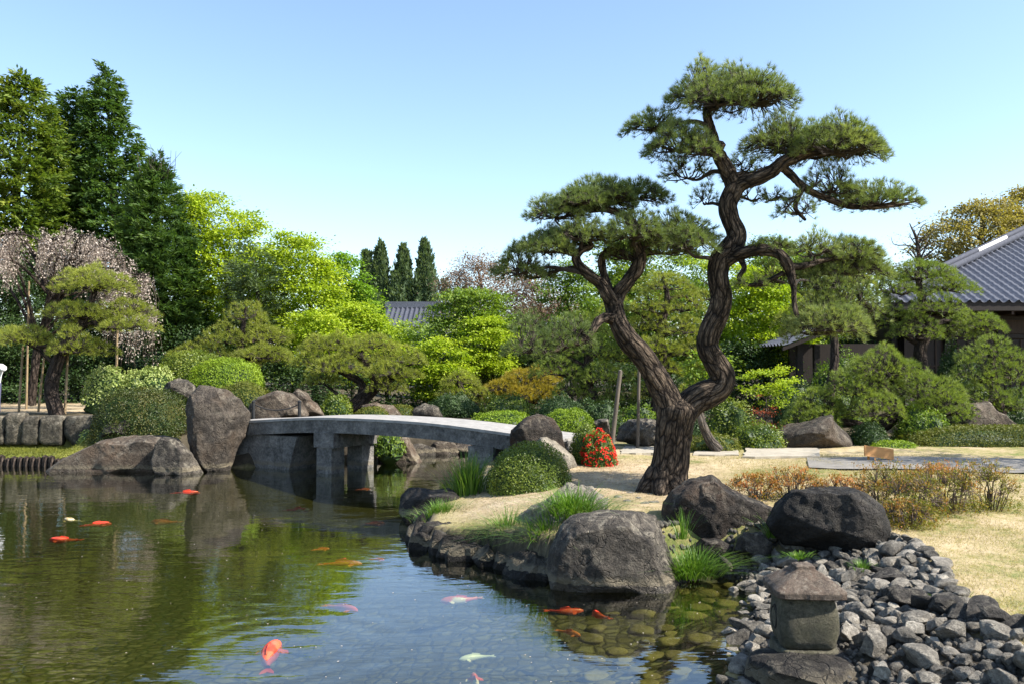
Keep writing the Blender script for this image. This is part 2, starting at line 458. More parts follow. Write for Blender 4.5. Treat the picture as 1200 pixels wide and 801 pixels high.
def needles(mb, C, A, k, length, width, spread, rng, val):
    n = len(C)
    c = np.repeat(C, k, 0)
    d = nrm(np.repeat(A, k, 0) + rng.normal(0, spread, (n * k, 3)))
    s = nrm(np.cross(d, rng.normal(0, 1, (n * k, 3)))) * (width / 2)
    ln = (length * rng.uniform(0.7, 1.15, n * k))[:, None]
    b = c + d * ln * 0.06
    V = np.stack([b - s, b + s, c + d * ln], 1).reshape(-1, 3)
    F = np.arange(n * k * 3).reshape(-1, 3)
    v = np.clip(np.repeat(val, k) + rng.normal(0, 0.13, n * k), 0, 1)
    mb.add(V, F, np.repeat(v, 3))


def leaves(mb, C, T, Nn, l, w, rng, val):
    """rhombic leaves at C pointing along T"""
    n = len(C)
    s = nrm(np.cross(T, Nn))
    ls = (l * rng.uniform(0.65, 1.3, n))[:, None]
    ws = ls * (w / l) * 0.5
    nn = np.cross(s, T)
    V = np.stack([C, C + T * ls * 0.5 + s * ws + nn * ls * 0.06, C + T * ls, C + T * ls * 0.5 - s * ws + nn * ls * 0.06], 1).reshape(-1, 3)
    mb.add(V, np.arange(n * 4).reshape(-1, 4), np.repeat(np.clip(val, 0, 1), 4))


def vnoise(X, Y, Z=0.0, seed=0):
    """cheap smooth value noise in numpy, about -1..1"""
    def h(i, j, k):
        n = i * 374761393 + j * 668265263 + k * 2147483647 + seed * 974711
        n = (n ^ (n >> 13)) * 1274126177
        n = n ^ (n >> 16)
        return (n & 0xFFFF) / 32767.5 - 1.0
    X, Y, Z = np.broadcast_arrays(np.asarray(X, float), np.asarray(Y, float), np.asarray(Z, float))
    i, j, k = np.floor(X).astype(np.int64), np.floor(Y).astype(np.int64), np.floor(Z).astype(np.int64)
    fx, fy, fz = X - i, Y - j, Z - k
    fx, fy, fz = [t * t * (3 - 2 * t) for t in (fx, fy, fz)]
    r = 0
    for a in (0, 1):
        for b in (0, 1):
            for c in (0, 1):
                r = r + h(i + a, j + b, k + c) * np.where(a, fx, 1 - fx) * np.where(b, fy, 1 - fy) * np.where(c, fz, 1 - fz)
    return r


def pad(mbn, mbt, hub, c, rx, ry, h, dens, nl, nw, k, rng, tw=0.006, tone=0.0, layers=2, spread=0.5, tfrac=1.0):
    """one cloud-pruned pine pad: a fan of twigs from hub carrying tufts of needles on a lumpy dome over the point c"""
    area = math.pi * rx * ry
    n = max(int(area * dens), 14)
    r = np.sqrt(rng.uniform(0, 1, n)); th = rng.uniform(0, 2 * math.pi, n)
    sd = rng.randint(0, 999)
    wob = 1 + 0.22 * vnoise(np.cos(th) * 2.2 + 5, np.sin(th) * 2.2, 0, sd)
    x = r * np.cos(th) * wob; y = r * np.sin(th) * wob
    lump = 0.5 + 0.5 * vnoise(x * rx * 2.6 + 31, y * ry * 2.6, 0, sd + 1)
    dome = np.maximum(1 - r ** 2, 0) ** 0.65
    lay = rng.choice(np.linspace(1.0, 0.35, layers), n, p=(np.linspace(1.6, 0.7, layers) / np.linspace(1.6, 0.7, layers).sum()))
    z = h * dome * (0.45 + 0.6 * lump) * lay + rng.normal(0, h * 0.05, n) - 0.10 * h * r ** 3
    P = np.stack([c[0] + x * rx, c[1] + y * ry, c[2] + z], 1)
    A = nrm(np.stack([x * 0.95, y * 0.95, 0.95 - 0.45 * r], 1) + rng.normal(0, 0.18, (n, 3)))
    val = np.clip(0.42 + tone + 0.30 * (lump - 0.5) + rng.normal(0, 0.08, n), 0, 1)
    needles(mbn, P, A, k, nl, nw, spread, rng, val)
    # branchlets
    m = max(6, int(n * min(tfrac + .2, 1) / 14))
    rr = np.sqrt(rng.uniform(0.06, 0.8, m)); t2 = rng.uniform(0, 2 * math.pi, m)
    S = np.stack([c[0] + rr * np.cos(t2) * rx, c[1] + rr * np.sin(t2) * ry, c[2] + h * (0.10 + 0.22 * (1 - rr ** 2)) + rng.normal(0, h * 0.06, m)], 1)
    twigs(mbt, np.repeat(np.asarray(hub, float)[None], m, 0), S, tw * 2.6, tw * 1.5, 0.2, rng)
    d2 = ((P[:, None, :2] * 0.62 + np.asarray(c)[None, None, :2] * 0.38 - S[None, :, :2]) ** 2).sum(-1)
    near = d2.argmin(1)
    if tfrac < 1:
        kp = rng.uniform(0, 1, n) < tfrac; near, P = near[kp], P[kp]
    twigs(mbt, S[near], P, tw, tw * 0.6, 0.55, rng)


def limb_to(mb, P0, P1, r0, r1, rng, n=10, sides=6, wig=0.12):
    d = P1 - P0
    L = np.linalg.norm(d)
    pts = [P0]
    for t in (0.3, 0.65):
        q = P0 + d * t + rng.normal(0, wig * L * 0.6, 3)
        q[2] += L * 0.05
        pts.append(q)
    pts.append(P1)
    tube(mb, pts, np.linspace(r0, r1, 4), sides, n, 0.12, rng.randint(99))


def pine(name, label, Y, trunk, pads, mat, rng_seed, base_z=None, nl=0.15, nw=0.013, dens=70, k=12, bark='bark_bg', group=None, extra=(), tone=0.0, cat='pine tree', ryf=0.8, tw=0.008):
    """trunk: (x, y, dY, halfwidth px) photo pixels at depth Y + dY; pads: (x0, x1, ytop, ybottom, dY)"""
    rng = rs(rng_seed)
    tp = np.array([at(x, y, Y + d) for x, y, d, hw in trunk])
    tr = np.array([hw * (Y + d) / 1000 for x, y, d, hw in trunk])
    base = tp[0].copy()
    root = empty(name, base, label, cat, group)
    mb = MB(); tube(mb, tp, tr, 10, 40, 0.16, rng_seed)
    tk = mb.build('trunk', M[bark], root, True, True)
    fine = catmull(np.column_stack([tp, tr]), 60)
    mbb, mbn, mbt = MB(), MB(), MB()
    for lp in extra:
        q = np.array([at(x, y, Y + d) for x, y, d, hw in lp]); r = np.array([hw * (Y + d) / 1000 for x, y, d, hw in lp])
        tube(mbb, q, r, 8, 20, 0.15, rng_seed + 3)
        fine = np.vstack([fine, catmull(np.column_stack([q, r]), 20)])
    for (x0, x1, yt, yb, d) in pads:
        Yp = Y + d
        c = at((x0 + x1) / 2, yb, Yp)
        s = Yp / 1000
        rx = (x1 - x0) / 2 * s
        h = max((yb - yt) * s - nl * 0.55, 0.08)
        rx2 = max(rx - nl * 0.5, 0.1)
        hub = c + np.array([0, 0, 0.04 * h])
        dist = np.linalg.norm(fine[:, :3] - hub, axis=1) + np.maximum(fine[:, 2] - hub[2], 0) * 1.5
        j = int(dist.argmin())
        if dist[j] > 0.12:
            limb_to(mbb, fine[j, :3], hub, max(min(fine[j, 3] * 0.7, 0.12), 0.02), 0.02, rng)
        pad(mbn, mbt, hub, c, rx2, rx2 * ryf, h, dens * 2.3, nl * .8, nw * .8, k, rng, tw, tone, 2, .5, .3)
    if mbb.n: mbb.build('branch', M[bark], tk, True, True)
    cr = mbn.build('crown', M[mat], root)
    if mbt.n: mbt.build('twigs', M['twig'], cr)
    return root


def profile_crown(rows, Y, ncl, per, ll, lw, cr, flat, mode, rng, df=0.9, lump=0.25):
    """clumps of leaves filling a crown whose outline rows are (y, xl, xr) photo pixels at depth Y"""
    rows = sorted(rows)
    ys = np.array([r[0] for r in rows], float); xl = np.array([r[1] for r in rows], float); xr = np.array([r[2] for r in rows], float)
    yy = np.linspace(ys[0], ys[-1], 200)
    hw = (np.interp(yy, ys, xr) - np.interp(yy, ys, xl)) / 2
    pr = hw + 0.15 * hw.max(); pr /= pr.sum()
    y = rng.choice(yy, ncl, p=pr) + rng.uniform(-.5, .5, ncl) * (ys[-1] - ys[0]) / 200
    l, r_ = np.interp(y, ys, xl), np.interp(y, ys, xr)
    hw = (r_ - l) / 2; cx = (l + r_) / 2
    th = rng.uniform(0, 2 * math.pi, ncl)
    back = rng.uniform(0, 1, ncl) < 0.3
    th = np.where((np.sin(th) > 0) & ~back, -th, th)          # two thirds of the clumps to the near side
    rr = np.sqrt(rng.uniform(0.12, 1.0, ncl))
    rr *= 1 + lump * 0.5 * vnoise(np.cos(th) * 2 + 9, np.sin(th) * 2, y / max(20, (ys[-1] - ys[0]) / 6), rng.randint(999))
    P0 = at(cx + hw * rr * np.cos(th), y, Y)
    s = Y / 1000
    dpt = hw * s * df * rr * np.sin(th)
    P0[:, 1] += dpt
    out = np.stack([np.cos(th), np.sin(th) * 1.0, np.zeros(ncl)], 1)
    mb = MB()
    tone = rng.normal(0.45, 0.13, ncl)
    c = np.repeat(P0, per, 0); o = np.repeat(out, per, 0); tn = np.repeat(tone, per)
    n = ncl * per
    csz = np.repeat(cr * rng.uniform(0.6, 1.35, ncl), per)[:, None]
    if mode == 'leaf':
        g = rng.normal(0, 0.40, (n, 3)); g[:, 2] *= flat
        g[:, 2] -= 0.22 * flat * (g[:, 0] ** 2 + g[:, 1] ** 2)
        P = c + g * csz
        T = nrm(g * np.array([1, 1, 0.4]) + o * 0.3 + rng.normal(0, 0.45, (n, 3)) + np.array([0, 0, -0.15]))
        Nn = nrm(np.array([0.15, -.1, 1.0]) + rng.normal(0, 0.4, (n, 3)))
        v = tn + rng.normal(0, 0.12, n) + g[:, 2] * 0.12
    elif mode == 'spray':          # flat feathery sprays of a conifer
        ax = nrm(o * 0.8 + np.array([0, 0, flat]) + np.repeat(rng.normal(0, 0.3, (ncl, 3)), per, 0))
        t = rng.uniform(0, 1, n)[:, None]
        sd = nrm(np.cross(ax, np.array([0, 0, 1.0]) + np.repeat(rng.normal(0, 0.3, (ncl, 3)), per, 0)))
        sgn = rng.choice([-1, 1], n)[:, None]
        wd = rng.uniform(0, 0.45, n)[:, None] * (1 - t * 0.7)
        P = c + ax * csz * (t - 0.3) * 1.4 + sd * sgn * wd * csz + rng.normal(0, 0.08, (n, 3)) * csz - np.array([0, 0, 1.0]) * csz * 0.35 * t ** 2
        T = nrm(ax + sd * sgn * 0.8 + rng.normal(0, 0.3, (n, 3)) + np.array([0, 0, -0.25]))
        Nn = nrm(np.array([0, 0, 1.0]) + rng.normal(0, 0.6, (n, 3)))
        v = tn + rng.normal(0, 0.1, n) + 0.22 * (t[:, 0] - 0.4)
    else:                          # 'up': upright plumes of a columnar cypress
        ax = nrm(o * 0.28 + np.array([0, 0, 1.0]) + np.repeat(rng.normal(0, 0.12, (ncl, 3)), per, 0))
        t = rng.uniform(-0.5, 1, n)[:, None]
        P = c + ax * csz * t + rng.normal(0, 0.16, (n, 3)) * csz * (1.1 - t * 0.6)
        T = nrm(ax + rng.normal(0, 0.3, (n, 3)))
        Nn = nrm(o + rng.normal(0, 0.6, (n, 3)))
        v = tn + rng.normal(0, 0.1, n)
    leaves(mb, P, T, Nn, ll, lw, rng, v)
    return mb, P0


def leaf_tree(name, label, cat, Y, rows, mat, ncl, per, ll, lw, cr, seed, flat=0.3, mode='leaf', group=None, trunk=None, bark='bark_grey', zb=1.0, df=0.9, lump=0.25, nbr=14, hw=None):
    """a tree or bush: trunk (photo pixel path), branches into the crown, crown of leaves"""
    rng = rs(seed)
    rows = sorted(rows)
    mid = [(r[1] + r[2]) / 2 for r in rows]
    if trunk is None:
        bx = mid[-1]
        b = at(bx, 430, Y); b[2] = zb
        top = at(mid[0], rows[0][0] + (rows[-1][0] - rows[0][0]) * 0.15, Y)
        m_ = at(mid[len(mid) // 2], rows[len(rows) // 2][0], Y)
        tp = np.array([b, (b + m_) / 2 + rng.normal(0, .08, 3), m_, top])
        r0 = hw or max(0.05, (top[2] - b[2]) * 0.022)
        tr = np.array([r0, r0 * 0.8, r0 * 0.5, r0 * 0.12])
    else:
        tp = np.array([at(x, y, Y + d) for x, y, d, h in trunk]); tr = np.array([h * (Y + d) / 1000 for x, y, d, h in trunk])
    root = empty(name, tp[0], label, cat, group)
    mb = MB(); tube(mb, tp, tr, 8, 24, 0.1, seed)
    fine = catmull(np.column_stack([tp, tr]), 40)
    cm, P0 = profile_crown(rows, Y, ncl, per, ll, lw, cr, flat, mode, rng, df, lump)
    pick = rng.choice(len(P0), min(nbr, len(P0)), replace=False)
    for q in P0[pick]:
        z = q[2] - np.hypot(q[0] - tp[0][0], q[1] - tp[0][1]) * 0.7
        j = int(np.abs(fine[:, 2] - z).argmin())
        j = max(4, min(j, 36))
        limb_to(mb, fine[j, :3], q, fine[j, 3] * 0.5, 0.008, rng, 8, 5, 0.08)
    mb.build('trunk', M[bark], root, True, True)
    cm.build('crown', M[mat], root)
    return root


def rand_dirs(n, rng):
    return nrm(rng.normal(0, 1, (n, 3)))


def dome_bush(name, label, cat, Y, x0, x1, yt, yb, mat, seed, leaf=0.045, cover=2.4, df=1.0, group=None, boxy=0.78, lump=0.10, core='lf_dark', flowers=None, zbase=None):
    """clipped bush: a rounded body of short twigs closed over by small leaves"""
    rng = rs(seed)
    c = at((x0 + x1) / 2, yb, Y)
    s = Y / 1000
    rx = (x1 - x0) / 2 * s; h = (yb - yt) * s
    ry = rx * df
    root = empty(name, c, label, cat, group)
    area = 2 * math.pi * (((rx * ry) ** 1.6 + 2 * (rx * h) ** 1.6) / 3) ** (1 / 1.6)
    n = int(cover * area / (leaf * leaf * 0.5))
    n = min(n, 60000)
    d = rand_dirs(n, rng); d[:, 2] = np.abs(d[:, 2]) - 0.06

    def shape(d):
        q = np.sign(d) * np.abs(d) ** boxy
        L = 1 / np.maximum((np.abs(d) ** (2 / boxy)).sum(1) ** (boxy / 2), 1e-6)
        k = 1 + lump * vnoise(d[:, 0] * 3 + 7, d[:, 1] * 3, d[:, 2] * 3, seed)
        return d * (L * k)[:, None] * np.array([rx, ry, h])
    P = c + shape(d) * rng.uniform(0.86, 1.03, n)[:, None] ** 1.0
    Nn = nrm(d / np.array([rx, ry, h]))
    T = nrm(np.cross(Nn, rng.normal(0, 1, (n, 3))) + Nn * 0.55)
    N2 = nrm(Nn + rng.normal(0, 0.45, (n, 3)))
    v = 0.45 + rng.normal(0, 0.15, n) + 0.25 * vnoise(P[:, 0] * 3, P[:, 1] * 3, P[:, 2] * 3, seed + 5)
    mb = MB(); leaves(mb, P, T, N2, leaf, leaf * 0.5, rng, v)
    mb.build('foliage', M[mat], root)
    # inner twig body
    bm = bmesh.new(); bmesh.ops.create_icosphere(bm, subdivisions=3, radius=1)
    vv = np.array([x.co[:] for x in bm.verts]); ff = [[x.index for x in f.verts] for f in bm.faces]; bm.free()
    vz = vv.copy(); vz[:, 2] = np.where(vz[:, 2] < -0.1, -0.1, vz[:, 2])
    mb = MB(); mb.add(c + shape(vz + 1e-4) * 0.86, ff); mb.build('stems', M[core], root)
    if flowers:
        m2 = int(n * flowers[1])
        d = rand_dirs(m2, rng); d[:, 2] = np.abs(d[:, 2]); P = c + shape(d) * 1.02
        keep = vnoise(P[:, 0] * 9, P[:, 1] * 9, P[:, 2] * 9, seed + 8) > -0.35
        P, d = P[keep], d[keep]
        mb = MB()
        for kx in range(4):
            T = nrm(np.cross(d, rng.normal(0, 1, d.shape)) + d * 0.5)
            leaves(mb, P, T, nrm(d + rng.normal(0, .4, d.shape)), flowers[2], flowers[2] * 0.7, rng, 0.5 + rng.normal(0, .2, len(P)))
        mb.build('flowers', M[flowers[0]], root)
    return root


ICO = {}


def ico(sub):
    if sub not in ICO:
        bm = bmesh.new(); bmesh.ops.create_icosphere(bm, subdivisions=sub, radius=1)
        bm.verts.ensure_lookup_table()
        ICO[sub] = (np.array([x.co[:] for x in bm.verts]), np.array([[x.index for x in f.verts] for f in bm.faces]))
        bm.free()
    return ICO[sub]


def fbm(P, seed, f, oct=4, gain=0.55):
    r = 0; a = 1
    for i in range(oct):
        r = r + a * vnoise(P[:, 0] * f + 11.3 * i, P[:, 1] * f, P[:, 2] * f, seed + i)
        f *= 2.1; a *= gain
    return r


def facet(u, rng, n, d0, d1, frontal=0.0):
    for _ in range(n):
        nn = rng.normal(0, 1, 3)
        nn[1] *= 1 + frontal
        nn /= np.linalg.norm(nn)
        dd = rng.uniform(d0, d1)
        over = np.maximum(u @ nn - dd, 0)
        u = u - over[:, None] * nn[None]
    return u


def boulder(name, label, outline, Y, depth, mat, seed, facets=12, rough=0.05, sub=5, cat='rock', group=None, p=0.8, planes=()):
    """a rock whose front view is the outline (photo pixels at distance Y) and whose half thickness is depth metres"""
    rng = rs(seed)
    O = np.array([at(x, y, Y) for x, y in outline])[:, [0, 2]]
    cen = (O.max(0) + O.min(0)) / 2
    U, F = ico(sub)
    u = facet(U.copy(), rng, facets, 0.55, 0.86, 1.5)
    for nn, dd in planes:
        nn = np.array(nn, float); nn /= np.linalg.norm(nn)
        u = u - np.maximum(u @ nn - dd, 0)[:, None] * nn
    th = np.arctan2(u[:, 2], u[:, 0])
    tab = np.linspace(-math.pi, math.pi, 721)
    R = np.zeros(721)
    for i, t in enumerate(tab):
        dx, dz = math.cos(t), math.sin(t)
        best = 0
        for a, b in zip(O, np.roll(O, -1, 0)):
            ax, az = a - cen; bx, bz = b - cen
            ex, ez = bx - ax, bz - az
            den = dx * ez - dz * ex
            if abs(den) < 1e-12: continue
            tt = (ax * ez - az * ex) / den
            ss = (ax * dz - az * dx) / den
            if tt > 0 and -1e-6 <= ss <= 1 + 1e-6: best = max(best, tt)
        R[i] = best
    ker = np.ones(9) / 9
    R = np.convolve(np.concatenate([R[-5:-1], R, R[1:5]]), ker, 'valid')
    Rt = np.interp(th, tab, R)
    s = np.sqrt(u[:, 0] ** 2 + u[:, 2] ** 2)
    f = s ** p
    V = np.stack([cen[0] + Rt * np.cos(th) * f, Y + depth * np.sign(u[:, 1]) * np.abs(u[:, 1]) ** 0.85, cen[1] + Rt * np.sin(th) * f], 1)
    size = max(np.ptp(O[:, 0]), np.ptp(O[:, 1])) / 2
    c3 = np.array([cen[0], Y, cen[1]])
    q = (V - c3) / size
    n1 = fbm(q, seed + 3, 1.7, 5)
    rid = 1 - 2 * np.abs(fbm(q, seed + 9, 2.3, 4))
    V = V + nrm(V - c3) * (size * rough * (0.75 * n1 + 0.5 * rid))[:, None]
    fine = fbm(q, seed + 21, 6.5, 4, .6)
    pit = np.minimum(fbm(q, seed + 31, 4.0, 3) + .25, 0)
    V = V + nrm(V - c3) * (size * rough * (0.28 * fine + 0.55 * pit))[:, None]
    mb = MB(); mb.add(V, F)
    o = mb.build(name, M[mat], None, True, org=c3)
    return tag(o, label, cat, group)

# ================================================================== SETTING: terrain, water, light
def g2(x, y, z=0.0):
    return tuple(gnd(x, y, z)[:2])


POND = [(-30, 3.0), (-30, 21.9), (-13, 21.8), (-9, 21.5), (-6.5, 21.4), (-5.6, 21.9), (-5.2, 22.7), (-3.7, 23.0), (-2.9, 24.3), (-1.0, 25.0),
        (0.3, 24.5), (0.7, 22.5), (0.2, 20.0), (-0.35, 18.3), g2(560, 575), g2(538, 598), g2(497, 612), g2(488, 640), g2(520, 650), g2(560, 657),
        g2(600, 668), g2(650, 682), g2(795, 682), g2(830, 668), g2(868, 672), g2(888, 690), g2(885, 720), g2(874, 760), g2(868, 801), (2.3, 5.0), (3.4, 2.6)]
PA = np.array(POND); PB = np.roll(PA, -1, 0)


def sdist(X, Y):
    """signed plan distance to the pond's edge, positive on land"""
    X, Y = np.broadcast_arrays(np.asarray(X, float), np.asarray(Y, float))
    best = np.full(X.shape, 1e9); inside = np.zeros(X.shape, bool)
    for (ax, ay), (bx, by) in zip(PA, PB):
        ex, ey = bx - ax, by - ay
        t = np.clip(((X - ax) * ex + (Y - ay) * ey) / (ex * ex + ey * ey), 0, 1)
        best = np.minimum(best, (X - ax - t * ex) ** 2 + (Y - ay - t * ey) ** 2)
        c = ((ay > Y) != (by > Y)) & (X < ex * (Y - ay) / (ey if abs(ey) > 1e-9 else 1e-9) + ax)
        inside ^= c
    d = np.sqrt(best)
    return np.where(inside, -d, d)


def sm(x, a, b):
    t = np.clip((x - a) / (b - a), 0, 1)
    return t * t * (3 - 2 * t)


def ground_z(X, Y, d=None):
    X, Y = np.broadcast_arrays(np.asarray(X, float), np.asarray(Y, float))
    if d is None: d = sdist(X, Y)
    tip = 0.26 * (1 - sm(X, -1.5, 0.9)) * (1 - sm(Y, 14.5, 17.5)) * sm(Y, 9, 10)
    zl = 0.50 - tip + 0.012 * (np.clip(Y, 8, 22) - 10) + 0.40 * sm(Y, 22, 30)
    wl = 1 - sm(X, -7.2, -5.6)
    wl = wl * sm(Y, 15, 20)
    terr = np.where(Y > 23.75, 1.12, 0.30)
    slope = 0.25 + 0.87 * sm(Y, 21.7, 24.0)
    left = terr + (slope - terr) * sm(X, -11.9, -11.2)
    z = zl * (1 - wl) + left * wl
    beach = sm(X, 1.3, 2.1) * (1 - sm(Y, 10.2, 11.2))
    wid = 0.16 * (1 - beach) + 1.75 * beach
    wid = wid * (1 - wl) + 0.18 * wl
    t = np.clip(d / wid, 0, 1)
    prof = (1 - beach) * (t * t * (3 - 2 * t)) + beach * (0.15 * t + 0.85 * t ** 1.1)
    n = 0.025 * vnoise(X * 1.3, Y * 1.3, 0, 4) + 0.012 * vnoise(X * 4, Y * 4, 0, 5)
    up = z * prof + n * np.clip(d, 0, 1)
    bedd = 0.10 + np.clip(-d, 0, 3.0) * (0.17 * (1 - beach) + 0.10 * beach) + np.clip(-d * 4, 0, 1) * 0.10 * (1 - beach)
    return np.where(d > 0, up, -np.minimum(bedd, 0.62) * np.clip(-d / 0.12, 0, 1) + 0.01 * n)


def build_ground():
    def axis(lo, hi, step, a, b):
        core = np.arange(lo, hi + step / 2, step)
        out1 = [lo]; s = step
        while out1[-1] > a: s *= 1.35; out1.append(out1[-1] - s)
        out2 = [hi]; s = step
        while out2[-1] < b: s *= 1.35; out2.append(out2[-1] + s)
        return np.concatenate([out1[:0:-1], core, out2[1:]])
    xs = axis(-14.5, 9.0, 0.11, -2500, 2500)
    ys = axis(2.0, 27.0, 0.11, -60, 3500)
    X, Y = np.meshgrid(xs, ys)
    d = sdist(X, Y)
    Z = ground_z(X, Y, d)
    V = np.stack([X, Y, Z], -1).reshape(-1, 3)
    ny, nx = X.shape
    i = np.arange(ny * nx).reshape(ny, nx)
    q = np.stack([i[:-1, :-1], i[:-1, 1:], i[1:, 1:], i[1:, :-1]], -1).reshape(-1, 4)
    mb = MB(); mb.add(V, q)
    o = mb.build('ground', None, None, True)
    me = o.data
    df = d.ravel()
    px, py = project(np.maximum(V, [-1e9, 2.5, -1e9]))
    Xf, Yf = V[:, 0], V[:, 1]
    zone = {}
    zone['bed'] = sm(-df, -0.02, 0.06)
    beach = sm(Xf, 1.3, 2.1) * (1 - sm(Yf, 10.2, 11.2)) * (1 - sm(df, 1.55, 1.8))
    soil_shade = beach
    under = sm(Yf, 20.9, 22.2) * (1 - sm(np.abs(Xf + 30), 17.0, 19.0) * 0 - 0)         # planted ground behind the pond, its shade painted in as dark earth
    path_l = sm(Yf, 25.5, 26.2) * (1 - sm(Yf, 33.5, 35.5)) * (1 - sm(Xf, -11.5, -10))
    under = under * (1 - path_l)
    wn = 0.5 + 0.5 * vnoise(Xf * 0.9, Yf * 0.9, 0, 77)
    zone['soil_shade'] = np.clip(soil_shade + under * (0.8 + 0.2 * wn), 0, 1)
    ledge = (1 - sm(Xf, -11.6, -10.6)) * sm(Yf, 21.0, 21.6) * (1 - sm(Yf, 23.6, 23.8))
    bank = (1 - sm(df, 0.12, 0.30)) * sm(df, -.05, 0.0) * (1 - beach)  # earth bank face, darkened in colour to stand for its shade
    zone['soil_shade'] = np.clip(zone['soil_shade'] + bank, 0, 1)
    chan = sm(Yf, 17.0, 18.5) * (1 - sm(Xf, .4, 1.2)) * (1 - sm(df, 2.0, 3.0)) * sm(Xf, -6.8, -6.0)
    zone['soil_shade'] = np.clip(zone['soil_shade'] + chan, 0, 1)
    zone['moss'] = np.clip(ledge + (1 - sm(df, 0.3, 0.9)) * sm(df, .2, 0.3) * (1 - beach) * 0.35, 0, 1)
    sandy = sm(Yf, 11.5, 13.0) * (1 - sm(Yf, 16.5, 18.0)) * sm(Xf, -1.6, -0.5) * (1 - sm(Xf, 3.0, 4.6))
    zone['sand'] = np.clip(path_l + 0.9 * sandy, 0, 1)
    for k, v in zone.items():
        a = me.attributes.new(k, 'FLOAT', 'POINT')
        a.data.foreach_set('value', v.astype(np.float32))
    m, nt, out = newmat('garden_ground')
    pos = worldpos(nt)

    def att(n):
        a = nt.nodes.new('ShaderNodeAttribute'); a.attribute_name = n
        return a.outputs['Fac']
    n1 = noise(nt, pos, 0.75, 5, 0.6); n2 = noise(nt, pos, 7, 5, 0.65); n3 = noise(nt, pos, 60, 3, 0.7)
    f = math_(nt, 'ADD', math_(nt, 'MULTIPLY', n1, 0.5), math_(nt, 'ADD', math_(nt, 'MULTIPLY', n2, 0.3), math_(nt, 'MULTIPLY', n3, 0.2)))
    lawn = ramp(nt, f, [(0.41, (0.12, 0.15, 0.04)), (0.46, (0.25, 0.22, 0.09)), (0.52, (0.36, 0.285, 0.16)), (0.62, (0.46, 0.37, 0.235))])
    sand = ramp(nt, f, [(0.38, (0.20, 0.15, 0.085)), (0.5, (0.36, 0.275, 0.17)), (0.62, (0.48, 0.385, 0.255))])
    soil_shade = ramp(nt, f, [(0.35, (0.018, 0.015, 0.011)), (0.5, (0.045, 0.037, 0.026)), (0.68, (0.10, 0.085, 0.058))])
    moss = ramp(nt, f, [(0.35, (0.06, 0.075, 0.015)), (0.5, (0.16, 0.17, 0.03)), (0.68, (0.30, 0.28, 0.07))])
    # stone-paved pond bed: flat stones with dark joints under a film of silt
    mp = nt.nodes.new('ShaderNodeMapping'); mp.inputs['Scale'].default_value = (1.0, 1.45, 0.0)
    dn = nt.nodes.new('ShaderNodeTexNoise'); dn.inputs['Scale'].default_value = 3.0; nt.links.new(pos, dn.inputs['Vector'])
    da = nt.nodes.new('ShaderNodeVectorMath'); da.operation = 'MULTIPLY_ADD'; da.inputs[1].default_value = (.16, .16, 0)
    nt.links.new(dn.outputs['Color'], da.inputs[0]); nt.links.new(pos, da.inputs[2]); nt.links.new(da.outputs[0], mp.inputs[0])
    vo = nt.nodes.new('ShaderNodeTexVoronoi'); vo.feature = 'F1'; vo.inputs['Scale'].default_value = 6.6; vo.inputs['Randomness'].default_value = 0.75
    ve = nt.nodes.new('ShaderNodeTexVoronoi'); ve.feature = 'DISTANCE_TO_EDGE'; ve.inputs['Scale'].default_value = 6.6; ve.inputs['Randomness'].default_value = 0.75
    nt.links.new(mp.outputs[0], vo.inputs['Vector']); nt.links.new(mp.outputs[0], ve.inputs['Vector'])
    sx = nt.nodes.new('ShaderNodeSeparateColor'); nt.links.new(vo.outputs['Color'], sx.inputs[0])
    stone = ramp(nt, math_(nt, 'ADD', math_(nt, 'MULTIPLY', sx.outputs[0], 0.6), math_(nt, 'MULTIPLY', n2, 0.4)),
                 [(0.15, (0.14, 0.11, 0.05)), (0.5, (0.27, 0.225, 0.115)), (0.85, (0.42, 0.37, 0.21))])
    jf = ramp(nt, ve.outputs['Distance'], [(0.0, 0.0), (0.24, 1.0)])
    bed = mix(nt, jf, (0.075, 0.063, 0.027), stone)
    sp_ = nt.nodes.new('ShaderNodeSeparateXYZ'); nt.links.new(pos, sp_.inputs[0])
    far = ramp(nt, math_(nt, 'MULTIPLY', sp_.outputs[1], 0.05), [(0.36, 0.0), (0.58, 1.0)])
    silt = math_(nt, 'ADD', ramp(nt, noise(nt, pos, 0.45, 3, 0.5), [(0.42, 0.15), (0.62, 0.60)]), math_(nt, 'MULTIPLY', far, 0.9), True)
    bed = mix(nt, math_(nt, 'MULTIPLY', silt, 0.85), bed, (0.060, 0.054, 0.018))
    c = lawn
    for nme, cc in (('sand', sand), ('soil_shade', soil_shade), ('moss', moss), ('bed', bed)):
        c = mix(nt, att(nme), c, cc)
    h = math_(nt, 'ADD', math_(nt, 'MULTIPLY', n3, 0.6), n2)
    h = math_(nt, 'ADD', h, math_(nt, 'MULTIPLY', math_(nt, 'MULTIPLY', jf, att('bed')), 1.5))
    princ(nt, out, c, 0.9, bump(nt, h, 0.6, 0.03), 0.15)
    me.materials.append(m)
    tag(o, kind='structure')
    return o


build_ground()


